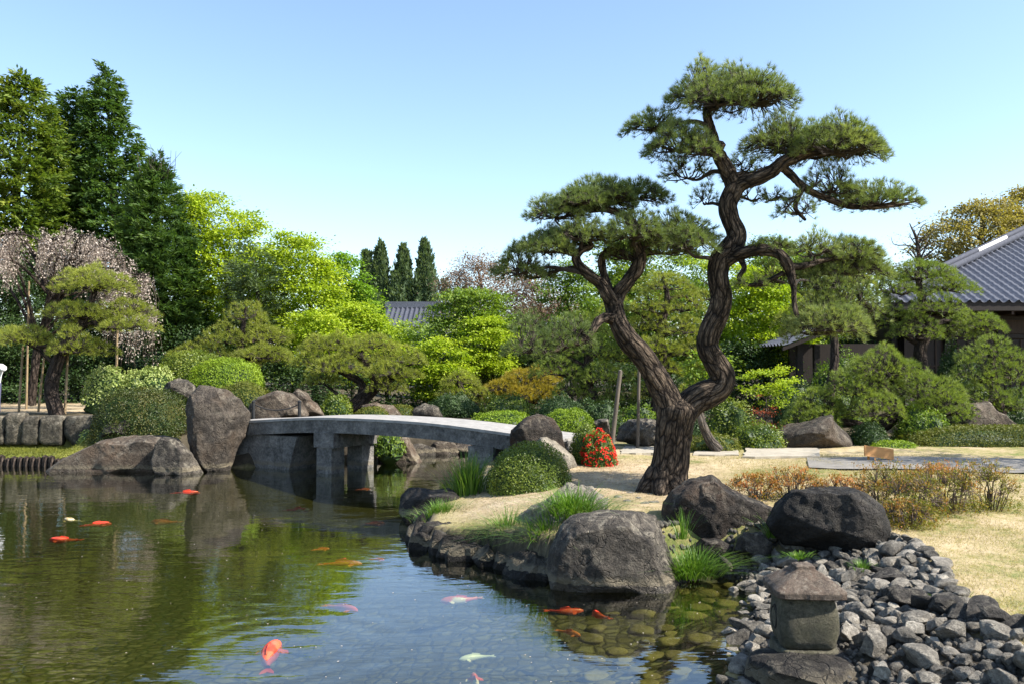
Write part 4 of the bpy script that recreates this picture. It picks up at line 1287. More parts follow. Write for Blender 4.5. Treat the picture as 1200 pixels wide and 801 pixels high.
# round openings, framed, on two sides
for ang in (rz_ + math.pi, rz_ + math.pi / 2):
    d_ = np.array([math.cos(ang), math.sin(ang), 0]); s_ = np.array([-d_[1], d_[0], 0])
    mb = MB(); th = np.linspace(0, 2 * math.pi, 17)
    c0 = o3 + [0, 0, .29] + d_ * .228
    tube(mb, [c0 + s_ * .085 * math.cos(t) + np.array([0, 0, .085 * math.sin(t)]) for t in th], [.014] * 17, 6, 34)
    k_ = [c0 + d_ * .004 + s_ * .08 * math.cos(t) + np.array([0, 0, .08 * math.sin(t)]) for t in th[:-1]]
    mb.add(np.vstack([k_, [c0 + d_ * .004]]), [[i, (i + 1) % 16, 16] for i in range(16)])
    mb.build('window', M['rock_black'], lan, True)
rows = [(.487, 0), (.487, .25), (.492, .29), (.50, .302), (.54, .306), (.552, .30), (.575, .27), (.61, .215), (.65, .15), (.685, .098), (.692, .09), (.712, .086), (.722, .07), (.725, 0)]
mb = MB(); v_, q_ = sq_rings(rows, rz_ + .03, 16, 3, 0.009, 14); mb.add(v_ + o3, q_); mb.build('roof', M['lantern_roof'], lan, False)

# ================================================================== LEFT WALL, SIGN, POLES, PERSON
wall = empty('retaining_wall', at(60, 518, 23.6), 'low dark retaining wall of upright stone blocks along the left bank', 'retaining wall')
r_ = rs(3)
xs_ = [-110, -82, -46, -14, 10, 30, 50, 78, 124]
for i in range(len(xs_) - 1):
    x0, x1 = xs_[i] + .6, xs_[i + 1] - .6
    yt = 486 + r_.uniform(-2.5, 2.5)
    P_ = at((x0 + x1) / 2, (yt + 520) / 2, 23.65)
    U, F = ico(4)
    u = .88 * U / np.abs(U).max(1, keepdims=True) + .12 * U
    u = facet(u, r_, 6, 1.05, 1.35)
    V = P_ + u * np.array([(x1 - x0) / 2 * .0237, 0.24 + r_.uniform(-.03, .05), (520 - yt) / 2 * .0243])
    V = V + (0.022 * fbm(V, i, 3.0, 4))[:, None] * u
    mb = MB(); mb.add(V, F); mb.build('block', M['wall_stone'], wall, True)

sg = gnd(1030, 541, .57)
sign = empty('wooden_sign', sg, 'small tilted orange wooden sign board on the ground by the paved path', 'sign')
mb = MB(); mb.box((0, 0, 0), (0.60, 0.035, 0.21)); V = np.concatenate(mb.V)
a_ = math.radians(8); V = np.stack([V[:, 0] * math.cos(a_) + V[:, 2] * math.sin(a_), V[:, 1] + V[:, 2] * .35, -V[:, 0] * math.sin(a_) + V[:, 2] * math.cos(a_) + .2], -1)
mb.V = [V + sg]; mb.build('board', M['wood_sign'], sign)
for dx in (-.2, .2):
    mb = MB(); mb.box(sg + [dx, .03, .04], (.04, .03, .16)); mb.build('leg', M['wood_sign'], sign)

for lab, x0, y0, x1, y1, Y, r, mt_ in (('slim wooden prop under the leftmost pine pad', 22, 474, 27, 405, 25.6, .035, 'pole'), ('slanting wooden prop left of the front pine trunk', 45, 466, 53, 404, 26.4, .035, 'pole'),
                         ('straight pale wooden prop right of the front pine trunk', 76, 478, 80, 402, 25.2, .04, 'pole'), ('short wooden prop among the weeping blossom strands', 136, 432, 138, 372, 28.0, .04, 'pole'),
                         ('tall prop rising into the weeping cherry crown', 31, 470, 34, 330, 28.3, .035, 'pole'),
                         ('slanting grey prop left of the big pine trunk', 716, 508, 727, 434, 19.5, .055, 'pole_grey'), ('upright grey prop just beside the big pine trunk', 747, 500, 749, 432, 19.8, .04, 'pole_grey')):
    a_, b_ = at(x0, y0, Y), at(x1, y1, Y)
    a_[2] = float(ground_z(a_[0], a_[1])) - .05
    mb = MB(); tube(mb, [a_, b_], [r, r * .85], 8, 8, .06, x0)
    tag(mb.build('wooden_prop', M[mt_], None, True, True, org=a_), lab, 'wooden prop', 'wooden props under the trees')


def skin_obj(name, joints, edges, radii, mat, parent, lv=2):
    me = bpy.data.meshes.new(name)
    me.from_pydata([tuple(j) for j in joints], edges, [])
    o = bpy.data.objects.new(name, me); COL.objects.link(o); o.parent = parent
    md = o.modifiers.new('skin', 'SKIN'); md.use_smooth_shade = True
    for v_, r in zip(me.skin_vertices[0].data, radii):
        v_.radius = (r, r) if not hasattr(r, '__len__') else r
    me.skin_vertices[0].data[0].use_root = True
    s_ = o.modifiers.new('sub', 'SUBSURF'); s_.levels = lv; s_.render_levels = lv
    me.materials.append(mat)
    return o


pe = at(-7.5, 486, 24.2); pe[2] = float(ground_z(pe[0], pe[1]))
person = empty('person', pe, 'person in a loose white top standing on the left bank with an elbow raised', 'person')
skin_m = simplemat('skin', (0.45, 0.27, 0.19), (0.55, 0.35, 0.25), 10, 0.5, 0.05, 0.005)
cloth_m = simplemat('white_cloth', (0.72, 0.72, 0.74), (0.82, 0.82, 0.83), 10, 0.85, 0.2, 0.02)
trous_m = simplemat('purple_grey_cloth', (0.05, 0.05, 0.10), (0.09, 0.09, 0.16), 10, 0.85, 0.2, 0.02)
hair_m = simplemat('dark_hair', (0.012, 0.009, 0.008), (0.03, 0.022, 0.018), 30, 0.5, 0.3, 0.01)
J = [(0, 0, .95), (0, 0, 1.15), (0, 0, 1.38), (0, 0, 1.49), (0, -.01, 1.58), (0, -.01, 1.69), (.19, 0, 1.40), (.36, -.12, 1.34), (.16, -.36, 1.46), (.12, -.42, 1.50),
     (-.19, 0, 1.40), (-.34, -.14, 1.24), (-.12, -.38, 1.44), (-.08, -.43, 1.49), (.10, 0, .88), (.11, -.02, .48), (.11, .02, .07), (.11, -.16, .04), (-.10, 0, .88), (-.11, -.02, .48), (-.11, .02, .07), (-.11, -.16, .04)]
E = [(0, 1), (1, 2), (2, 3), (3, 4), (4, 5), (2, 6), (6, 7), (7, 8), (8, 9), (2, 10), (10, 11), (11, 12), (12, 13), (0, 14), (14, 15), (15, 16), (16, 17), (0, 18), (18, 19), (19, 20), (20, 21)]
R_ = [.13, .115, .12, .055, .085, .08, .06, .045, .032, .04, .06, .045, .032, .04, .085, .06, .045, .035, .085, .06, .045, .035]
skin_obj('body', J, E, R_, skin_m, person)
skin_obj('shirt', [(0, 0, .80), J[1], J[2], J[6], J[7], (.26, -.24, 1.40), J[10], J[11], (-.23, -.26, 1.34)], [(0, 1), (1, 2), (2, 3), (3, 4), (4, 5), (2, 6), (6, 7), (7, 8)], [.20, .165, .155, .10, .095, .08, .10, .095, .08], cloth_m, person)
skin_obj('trousers', [(0, 0, .98), J[14], J[15], (.11, .02, .1), J[18], J[19], (-.11, .02, .1)], [(0, 1), (1, 2), (2, 3), (0, 4), (4, 5), (5, 6)], [.14, .105, .085, .07, .105, .085, .07], trous_m, person)
skin_obj('hair', [(0, .03, 1.62), (0, .02, 1.72)], [(0, 1)], [.09, .085], hair_m, person)

# ================================================================== BUILDINGS
def tile_slope(mb, O, U, Dn, w, l, cut=None, rib=0.34, row=0.34):
    """tiled slope: O eave corner, U along the eave, Dn up the slope; cut(s,t) keeps a vertex"""
    ns, ntt = int(w / (rib / 6)) + 1, int(l / (row / 3)) + 1
    s = np.linspace(0, w, ns); t = np.linspace(0, l, ntt)
    Sg, Tg = np.meshgrid(s, t)
    Nn = np.cross(U, Dn); Nn = Nn / np.linalg.norm(Nn)
    if Nn[2] < 0: Nn = -Nn
    ph = (Sg / rib) % 1.0
    h = 0.075 * np.clip(np.sin(math.pi * np.clip((ph - .25) / .5, 0, 1)), 0, 1) - 0.02 * np.cos(2 * math.pi * ph)
    h = h + 0.035 * (1 - ((Tg / row) % 1.0))
    P = O + Sg[..., None] * U + Tg[..., None] * Dn + h[..., None] * Nn
    idx = np.arange(ns * ntt).reshape(ntt, ns)
    q = np.stack([idx[:-1, :-1], idx[:-1, 1:], idx[1:, 1:], idx[1:, :-1]], -1).reshape(-1, 4)
    if cut is not None:
        ok = cut(Sg, Tg).ravel()
        q = q[ok[q].all(1)]
    mb.add(P.reshape(-1, 3), q)


house = empty('tiled_house', (16, 31, 0.9), 'large dark timber house with a blue-grey tiled hip roof on the right', 'house')
E0 = np.array([13.0, 29.6, 4.72]); rise = 0.5
up = np.array([0, 1, rise]); L1 = np.linalg.norm(up); up = up / L1
mb = MB()
tile_slope(mb, E0, np.array([1.0, 0, 0]), up, 24, 9.9, lambda s, t: (t / L1 * 1.33 < s + .15))
roof = mb.build('roof', M['tile'], house, True)
qe = E0 + np.array([11.8, 8.9, 4.4]); mb = MB()
mb.add([E0 + [.08, .02, -.02], qe + [.08, .02, 0], (qe[0] + .08, qe[1] + .02, .9), (E0[0] + .9, E0[1] + .62, .9), E0 + [.9, .62, -.1]], [[0, 1, 4], [4, 1, 2], [4, 2, 3]]); mb.build('side_wall', M['wood_dark'], house)
hip_a = E0 + np.array([0, 0, .16]); hip_b = E0 + np.array([11.8, 8.9, 4.45 + .16])
mb = MB(); tube(mb, [hip_a, hip_b], [.16, .17], 8, 20); tube(mb, [hip_a + [0, 0, .2], hip_b + [0, 0, .2]], [.11, .11], 8, 20); mb.build('hip_ridge', M['ridge'], roof, True)
mb = MB(); hv = hip_b - hip_a; tube(mb, [hip_a + hv * .47 + [-.16, -.12, .12], hip_a + hv * .64 + [-.16, -.12, .12]], [.12, .12], 8, 6); mb.build('ridge_plaster', M['plaster'], roof, True)
mb = MB(); mb.box((E0[0] + 17.8, 38.6, 9.3), (12, .5, .6)); mb.build('main_ridge', M['ridge'], roof)
mb = MB(); mb.box((E0[0] + 12, 30.0, 4.52), (24.0, .9, .14)); mb.build('eave_board', M['wood_dark'], house)
mb = MB(); mb.box((E0[0] + 12, 29.66, 4.66), (24.1, .06, .2)); mb.build('fascia', M['wood_dark'], house)
for i in range(30):
    mb = MB(); mb.box((E0[0] + .4 + i * .8, 30.2, 4.38), (.09, 1.2, .12)); mb.build('rafter', M['wood_brown'], house)
mb = MB(); mb.box((24.6, 34, 2.7), (22, 6.6, 3.6)); mb.build('wall', M['wood_brown'], house)
mb = MB(); mb.box((24.6, 30.68, 3.95), (21.9, .05, .5)); mb.build('plaster_band', M['wood_brown'], house)
for i in range(12):
    mb = MB(); mb.box((13.7 + i * 1.9, 30.62, 2.6), (.18, .16, 3.7)); mb.build('post', M['wood_dark'], house)
for z_ in (3.6, 4.25, 1.5):
    mb = MB(); mb.box((24.6, 30.64, z_), (21.9, .11, .14)); mb.build('beam', M['wood_dark'], house)
for i in range(11):
    mb = MB(); mb.box((14.65 + i * 1.9, 30.67, 2.55), (1.5, .05, 1.9)); wn_ = mb.build('window', M['wood_dark'], house)
    mb = MB()
    for k in range(4): mb.box((14.1 + i * 1.9 + k * .37, 30.63, 2.55), (.045, .04, 1.9))
    mb.box((14.65 + i * 1.9, 30.63, 2.55), (1.5, .035, .05)); mb.build('lattice', M['wood_brown'], wn_)

pav = empty('garden_gate', at(960, 460, 27.5), 'small dark garden gate with a tiled lean-to roof behind the spreading pine', 'gate')
a_ = at(918, 405, 27); 
mb = MB(); d_ = np.array([.93, .0, .36]); d_ = d_ / np.linalg.norm(d_)
tile_slope(mb, a_, np.array([0, 1.0, 0]), d_, 3.2, 3.2); rf = mb.build('roof', M['tile'], pav, True)
mb = MB(); mb.box(a_ + d_ * 1.6 + [0, .08, -.1], (3.0, .12, .12)); V = np.concatenate(mb.V); V[:, 2] += (V[:, 0] - (a_ + d_ * 1.6)[0]) * .38; mb.V = [V]; mb.build('bargeboard', M['wood_dark'], rf)
for x in (938, 958, 984):
    b_ = at(x, 430, 27.4); mb = MB(); mb.box((b_[0], 27.5, 2.0), (.18, .18, 2.4)); mb.build('post', M['wood_dark'], pav)
b_ = at(972, 430, 28.6); mb = MB(); mb.box((b_[0] + .6, 29.4, 2.0), (3.4, .15, 2.6)); mb.build('wall', M['wood_dark'], pav)

fh = empty('distant_house', at(482, 420, 62), 'far house with a pale grey tiled roof glimpsed between maples and cypresses', 'house')
o_ = at(446, 383, 60); mb = MB()
tile_slope(mb, o_, np.array([1.0, 0, 0]), nrm(np.array([0, 1.0, .55])), 5.2, 3.2, None, .34, .4); mb.build('roof', M['ridge'], fh, True)
mb = MB(); mb.box(o_ + [2.6, 2.85, 1.75], (5.4, .4, .45)); mb.build('ridge', M['tile'], fh)
mb = MB(); mb.box(o_ + [2.6, 2.6, -2.1], (4.6, 3.6, 4.2)); mb.build('wall', M['plaster'], fh)

# ================================================================== THE BIG PINE
D0 = 13.7
rng = rs(42)
pb = gnd(776, 578, .5)
big = empty('big_pine', pb, 'tall twisting old pine with a forked trunk and cloud-pruned pads on the lawn', 'pine tree')


def pxp(L):
    P = np.array([at(x, y, D0 + d) for x, y, d, h in L]); R = np.array([h * (D0 + d) / 1000 for x, y, d, h in L])
    return P, R


TR = [(776, 588, 0, 30), (778, 574, 0, 25.5), (782, 556, 0, 22.5), (786, 538, 0, 20.5), (789, 516, 0, 20.5), (793, 494, 0, 22.5), (796, 478, 0, 24), (797, 468, 0, 14)]
LL = [(792, 500, 0, 17), (785, 474, 0, 16.5), (776, 454, 0, 15.5), (764, 434, -.05, 14), (750, 414, -.1, 13), (735, 396, -.1, 12.5), (724, 376, -.05, 11.5), (719, 356, 0, 10.5)]
LA = [(722, 366, 0, 9), (712, 346, -.1, 8), (703, 332, -.15, 7), (690, 322, -.2, 6), (679, 311, -.2, 5.5), (675, 301, -.15, 5.2), (682, 293, -.1, 4.8), (692, 288, -.05, 4), (680, 280, 0, 3), (660, 276, .05, 2)]
LB = [(719, 362, 0, 9), (724, 346, .1, 8.5), (734, 332, .1, 8.2), (745, 318, .1, 8), (750, 302, .1, 7.5), (745, 286, .1, 7), (743, 268, .1, 6), (735, 254, .1, 5), (712, 246, .1, 3.5), (690, 248, .1, 2)]
LC = [(716, 346, .05, 6), (709, 326, .25, 5), (705, 306, .3, 4.6), (714, 293, .3, 4.2), (728, 296, .25, 4), (742, 304, .15, 3.5)]
LD = [(722, 376, -.05, 7), (710, 372, -.2, 6), (700, 378, -.35, 5), (694, 388, -.5, 4.4), (686, 397, -.6, 3.8), (668, 404, -.7, 3.2), (645, 412, -.8, 2.4), (615, 410, -.8, 1.5)]
RR = [(794, 492, 0, 17), (810, 472, 0, 17), (826, 462, 0, 17), (842, 454, 0, 15), (846, 440, 0, 14.5), (838, 424, 0, 13.5), (829, 406, 0, 13), (832, 388, 0, 13), (842, 366, 0, 13), (845, 346, 0, 12.5), (841, 324, 0, 12.5), (844, 306, 0, 13), (856, 292, 0, 13), (863, 276, 0, 11.5), (856, 258, 0, 11), (853, 240, 0, 11), (860, 222, 0, 11.5), (862, 212, 0, 9)]
RL = [(861, 222, 0, 9.5), (853, 202, 0, 9), (844, 186, 0, 8.2), (838, 172, 0, 7.5), (834, 158, 0, 6.2), (830, 142, 0, 5.5), (829, 126, 0, 5), (832, 116, 0, 3)]
RS = [(843, 186, 0, 6.5), (841, 176, -.1, 6), (846, 168, -.2, 5)]
RB = [(862, 220, 0, 9), (874, 213, -.1, 8.5), (890, 208, -.2, 8.2), (905, 200, -.25, 8), (918, 190, -.3, 7.5), (930, 186, -.3, 7), (940, 182, -.3, 5.5), (955, 180, -.3, 4), (985, 180, -.3, 2)]
RC = [(914, 194, -.25, 5), (928, 206, -.2, 4.6), (940, 218, -.15, 4.4), (955, 227, -.1, 4), (972, 234, 0, 3.8), (997, 242, .05, 3.4), (1027, 243, .1, 2.8), (1055, 240, .1, 1.8), (1073, 236, .1, 1)]
RD = [(942, 219, -.15, 3.4), (936, 230, -.3, 3), (932, 243, -.4, 2.8), (938, 252, -.4, 2.4), (944, 258, -.4, 1.6)]
RE = [(848, 306, 0, 10), (864, 299, -.15, 8.2), (880, 294, -.3, 7.5), (898, 293, -.4, 7), (912, 297, -.5, 6.6), (922, 308, -.55, 6.5), (926, 320, -.55, 5.5), (930, 338, -.6, 3.4), (931, 356, -.65, 3), (936, 372, -.7, 2.6), (955, 382, -.7, 1.8)]
RF = [(924, 312, -.55, 5), (940, 312, -.5, 4), (962, 306, -.4, 3), (990, 302, -.3, 2)]
RG = [(866, 300, -.1, 4.5), (872, 314, -.25, 3.2), (866, 326, -.35, 2.6), (878, 334, -.4, 2.2), (896, 331, -.45, 2.8), (918, 320, -.5, 3)]
mb = MB(); p_, r_ = pxp(TR); tube(mb, p_, r_, 40, 90, 0.13, 1)
for k_, ang in enumerate((200, 250, 300, 345, 30, 110)):      # root flare
    a_ = math.radians(ang); q = np.array([math.cos(a_), math.sin(a_), 0])
    b0 = p_[1] + [0, 0, .05]
    tube(mb, [b0 + q * .12 + [0, 0, .25], b0 + q * .30 + [0, 0, .03], b0 + q * .46 + [0, 0, -.12], b0 + q * .62 + [0, 0, -.2]], [.16, .14, .09, .04], 12, 14, .15, k_)
trunk = mb.build('trunk', M['bark'], big, True, True)
fine = []
for nm, L_, sd in (('limb', LL, 2), ('limb', RR, 3)):
    mb = MB(); p_, r_ = pxp(L_); tube(mb, p_, r_, 30, 150 if L_ is RR else 90, 0.12, sd)
    mb.build(nm, M['bark'], big, True, True); fine.append(catmull(np.column_stack([p_, r_]), 60))
for L_ in (LA, LB, LC, LD, RL, RS, RB, RC, RD, RE, RF, RG):
    mb = MB(); p_, r_ = pxp(L_); tube(mb, p_, r_, 16, 90, 0.22, len(L_))
    mb.build('branch', M['bark'], big, True, True); fine.append(catmull(np.column_stack([p_, r_]), 50))
fine = np.vstack(fine)
# pads: x0 x1 ytop ybottom depth offset, density, tone
PADS = [(779, 862, 74, 124, .1, 1.0, .05), (820, 938, 68, 128, -.15, 1.05, .09), (800, 900, 74, 122, .55, .8, .0), (800, 880, 84, 128, -.5, .8, .02),
        (726, 800, 124, 158, .3, 1.0, -.06), (750, 836, 134, 182, -.25, 1.1, .04), (790, 850, 150, 186, -.5, .9, .08), (772, 840, 168, 214, .5, .55, .02), (842, 902, 176, 208, .5, .5, .08),
        (872, 960, 134, 176, -.1, 1.0, .1), (915, 1042, 132, 184, -.35, 1.1, .09), (880, 1000, 142, 180, .5, .8, .05), (968, 1040, 148, 186, .1, .9, .07),
        (936, 1012, 190, 230, .0, .7, .08), (985, 1078, 212, 244, .1, .9, .08), (905, 960, 222, 256, -.4, .55, .05), (880, 925, 212, 240, .3, .45, .06), (955, 1020, 216, 240, .5, .6, .04),
        (808, 850, 218, 244, .3, .5, .05), (862, 900, 214, 240, .35, .45, .06),
        (612, 690, 226, 260, -.1, 1.1, .06), (650, 742, 208, 248, .15, 1.15, -.02), (704, 790, 206, 238, .3, 1.0, -.03), (644, 712, 212, 244, -.35, 1.0, .08), (680, 750, 203, 236, -.1, 1.0, .04),
        (574, 640, 290, 326, -.15, 1.1, -.03), (596, 682, 268, 300, -.2, 1.1, .0), (640, 722, 252, 286, -.3, 1.0, .05), (604, 660, 300, 330, .25, .8, -.05), (620, 700, 262, 292, .4, .9, .0),
        (700, 782, 246, 284, -.3, 1.1, .03), (748, 842, 244, 286, .1, 1.15, .0), (735, 815, 266, 302, .5, 1.0, .0), (700, 762, 276, 308, .3, .7, .02), (770, 838, 258, 296, -.4, .9, .03),
        (588, 650, 378, 418, -.8, .8, -.12), (628, 700, 368, 410, -.6, .8, -.12), (598, 640, 352, 388, -.3, .6, -.1),
        (872, 936, 276, 296, -.3, .5, .05), (925, 985, 272, 304, -.5, .9, .1), (965, 1040, 272, 306, -.2, 1.0, .1), (930, 1000, 302, 344, -.2, .6, .08), (925, 1022, 356, 392, -.75, .9, .06), (950, 1036, 318, 372, -.1, .8, .06), (860, 905, 318, 340, -.4, .35, .05), (930, 1042, 278, 326, .35, 1.0, .08), (915, 1015, 338, 396, -.3, .9, .06), (880, 945, 300, 336, .2, .6, .06)]
for (x0, x1, yt, yb, d, dn, tone) in PADS:
    Yp = D0 + d; s_ = Yp / 1000
    c = at((x0 + x1) / 2, yb - 3, Yp); rx = (x1 - x0) / 2 * s_ * 1.03 - .03
    h = (yb - yt) * s_ * 1.06 - .03
    hub = c + np.array([0, 0, .02])
    dist = np.linalg.norm(fine[:, :3] - hub, axis=1) + np.maximum(fine[:, 2] - hub[2], 0) * 1.2
    j = int(dist.argmin())
    mbn, mbt = MB(), MB()
    if dist[j] > .1: limb_to(mbt, fine[j, :3], hub, min(fine[j, 3] * .6, .045), .016, rng, 12, 7, .10)
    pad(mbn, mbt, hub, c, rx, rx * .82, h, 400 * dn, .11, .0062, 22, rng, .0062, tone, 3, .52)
    o_ = mbn.build('needle_pad', M['nd_main'], big)
    mbt.build('twigs', M['twig'], o_)

# ================================================================== OTHER PINES
pine('cloud_pine', 'olive pine on the left bank with tiered pads and a dark leaning trunk', 25.0,
     [(70, 494, 0, 9.5), (66, 480, 0, 8.5), (60, 458, 0, 8), (63, 438, 0, 7.5), (70, 420, 0, 7), (80, 400, 0, 6), (96, 380, 0, 5), (108, 350, 0, 4), (114, 330, 0, 2)],
     [(64, 160, 306, 340, 0), (76, 140, 312, 338, -.6), (50, 130, 344, 372, -.3), (110, 184, 340, 370, 0), (70, 150, 350, 384, .8), (112, 188, 362, 386, -.4), (-6, 70, 374, 402, -.2), (50, 116, 376, 414, -.6), (-20, 50, 380, 400, .5), (80, 140, 392, 414, .2)],
     'nd_olive', 101, nl=.17, nw=.012, dens=95, k=13)
pine('cloud_pine', 'loose olive pine in front of the bright maples left of the bridge', 29.0,
     [(272, 470, 0, 6), (268, 450, 0, 5.5), (276, 430, 0, 5), (282, 405, 0, 4), (286, 375, 0, 2.5), (288, 360, 0, 1)],
     [(260, 318, 346, 376, 0), (232, 290, 374, 402, -.4), (272, 346, 372, 400, .2), (222, 280, 396, 424, -.3), (268, 344, 394, 420, -.5), (195, 248, 398, 418, .2), (240, 310, 408, 432, .4), (300, 350, 400, 424, .3)],
     'nd_olive', 102, nl=.2, nw=.014, dens=75, k=12)
pine('spreading_pine', 'wide low spreading pine with a bent dark trunk above the bridge', 26.5,
     [(404, 488, 0, 9), (414, 476, 0, 9), (430, 462, 0, 8), (442, 448, 0, 7), (434, 434, 0, 6), (424, 420, 0, 5), (410, 408, 0, 3.5), (395, 400, 0, 2)],
     [(345, 420, 384, 410, 0), (395, 470, 386, 408, .3), (340, 400, 404, 428, -.3), (430, 498, 400, 424, .2), (360, 430, 412, 436, -.7), (420, 490, 416, 440, -.5), (352, 405, 428, 450, .2), (455, 500, 424, 442, .3), (430, 484, 434, 458, -.2), (385, 440, 396, 420, -.4), (470, 505, 408, 426, -.3)],
     'nd_olive', 103, nl=.18, nw=.012, dens=85, k=13, extra=[[(440, 452, 0, 6), (456, 444, .1, 5), (470, 434, .2, 3)], [(425, 468, 0, 7), (424, 450, .1, 5), (410, 440, .1, 4), (394, 434, 0, 2)]])
pine('cloud_pine', 'small olive pine between the spreading pine and the golden pine', 28.5,
     [(545, 492, 0, 5), (552, 476, 0, 5), (548, 466, 0, 4.5), (540, 454, 0, 3.5), (536, 440, 0, 2)],
     [(514, 568, 428, 450, 0), (508, 545, 444, 462, -.2), (540, 578, 446, 464, .1), (520, 560, 452, 470, -.4), (556, 590, 456, 476, .2)],
     'nd_olive', 104, nl=.18, nw=.013, dens=75, k=12)
pine('cloud_pine', 'golden tinged pine with rusty yellow pads near the middle', 29.5,
     [(602, 490, 0, 5), (606, 472, 0, 5), (612, 455, 0, 4), (618, 436, 0, 2)],
     [(582, 650, 424, 446, 0), (560, 620, 438, 458, -.3), (610, 662, 442, 462, -.2), (556, 600, 454, 472, .1), (616, 655, 454, 472, .1), (588, 630, 446, 466, -.6), (628, 664, 430, 448, .5)],
     'nd_gold', 105, nl=.2, nw=.014, dens=75, k=12)
pine('cloud_pine', 'dark green pine with dense layered pads left of the forked trunk', 26.5,
     [(700, 496, 0, 8), (696, 470, 0, 7), (686, 446, 0, 6.5), (690, 420, 0, 5.5), (684, 396, 0, 4), (680, 370, 0, 2)],
     [(640, 720, 358, 392, .4), (604, 676, 384, 414, .2), (665, 740, 388, 418, 0), (618, 690, 410, 440, -.2), (672, 744, 414, 446, -.4), (640, 700, 434, 464, -.1), (690, 750, 440, 470, 0), (630, 690, 456, 484, .3), (668, 730, 458, 486, -.3), (610, 660, 392, 420, .7)],
     'nd_green', 106, nl=.18, nw=.013, dens=85, k=12)
pine('tall_pine', 'tall mid green pine filling the fork of the big pine', 26.0,
     [(768, 500, 0, 8), (770, 470, 0, 7), (778, 430, 0, 6), (774, 390, 0, 5), (782, 350, 0, 3.5), (776, 320, 0, 1.5)],
     [(744, 818, 312, 340, 0), (728, 786, 336, 364, -.2), (772, 832, 336, 366, .1), (722, 790, 360, 388, .2), (770, 840, 362, 392, -.2), (732, 800, 384, 412, -.5), (782, 850, 388, 416, .1), (740, 810, 410, 438, 0), (790, 850, 412, 440, .3), (736, 800, 434, 464, .3), (780, 842, 438, 468, -.3), (700, 750, 340, 366, .5), (810, 850, 330, 352, .4), (700, 752, 396, 424, .6)],
     'nd_olive', 107, nl=.18, nw=.013, dens=85, k=12, tone=.02)
pine('cloud_pine', 'dark cloud-pruned pine standing against the tiled roof', 26.0,
     [(1088, 470, 0, 8), (1082, 440, 0, 7.5), (1078, 410, 0, 7), (1086, 384, 0, 6), (1080, 350, 0, 4.5), (1074, 320, 0, 2.5)],
     [(1030, 1128, 296, 328, 0), (1010, 1080, 312, 344, -.3), (1076, 1148, 318, 342, .1), (1000, 1066, 338, 370, .2), (1060, 1130, 338, 366, -.5), (1110, 1180, 356, 386, -.1), (1040, 1110, 360, 394, -.4), (1086, 1150, 366, 396, .3), (1000, 1050, 356, 384, .4), (1140, 1184, 366, 388, .1)],
     'nd_green', 108, nl=.16, nw=.012, dens=95, k=13)
pine('spreading_pine', 'broad bushy pine spreading low over the grey boulder', 22.0,
     [(1015, 532, 0, 9), (1026, 506, 0, 8.5), (1046, 486, 0, 8), (1040, 464, 0, 7), (1030, 440, 0, 5), (1036, 420, 0, 3)],
     [(985, 1090, 400, 440, 0), (960, 1040, 424, 462, -.2), (1040, 1130, 424, 466, -.1), (920, 1000, 444, 484, .1), (986, 1070, 448, 488, -.6), (1060, 1148, 450, 488, -.3), (908, 970, 466, 506, -.2), (1000, 1062, 410, 450, .6), (1090, 1140, 440, 474, .4), (930, 990, 470, 500, -.5)],
     'nd_green', 109, nl=.15, nw=.011, dens=110, k=14, tone=.04, extra=[[(1026, 506, 0, 6), (1002, 496, 0, 5), (975, 492, 0, 4), (950, 492, 0, 2)], [(1044, 484, 0, 6), (1068, 478, 0, 4), (1094, 480, 0, 2.5)]])
pine('cloud_pine', 'rounded pine at the right edge in front of the house windows', 23.5,
     [(1172, 490, 0, 8), (1168, 470, 0, 7), (1164, 446, 0, 6), (1162, 420, 0, 4), (1160, 405, 0, 2)],
     [(1122, 1198, 390, 420, 0), (1110, 1176, 410, 446, -.2), (1150, 1222, 412, 446, .1), (1120, 1190, 436, 470, -.4), (1166, 1230, 440, 480, -.2), (1118, 1164, 446, 474, .3)],
     'nd_green', 110, nl=.16, nw=.011, dens=100, k=13, tone=.03)
pine('cloud_pine', 'soft green pine behind the right limb of the big pine', 24.5,
     [(968, 500, 0, 7), (972, 460, 0, 6), (978, 420, 0, 5), (976, 380, 0, 4), (972, 340, 0, 2)],
     [(930, 1010, 330, 360, .2), (950, 1030, 300, 332, .3), (900, 965, 352, 380, .5), (960, 1024, 352, 388, .4)],
     'nd_olive', 111, nl=.17, nw=.012, dens=85, k=12)

# ================================================================== TREES
def LT(name, label, cat, Y, rows, mat, cr, ll, lw, cover, per, seed, **kw):
    if kw.get('mode', 'leaf') == 'leaf' and Y < 45: ll, lw, per, cover = ll * .66, lw * .68, int(per * 2.2), cover * 1.25
    rows_ = sorted(rows)
    area = sum((rows_[i + 1][0] - rows_[i][0]) * ((rows_[i][2] - rows_[i][1]) + (rows_[i + 1][2] - rows_[i + 1][1])) / 2 for i in range(len(rows_) - 1))
    cpx = cr / Y * 1000
    ncl = int(cover * area / (cpx * cpx))
    return leaf_tree(name, label, cat, Y, rows_, mat, ncl, per, ll, lw, cr, seed, **kw)


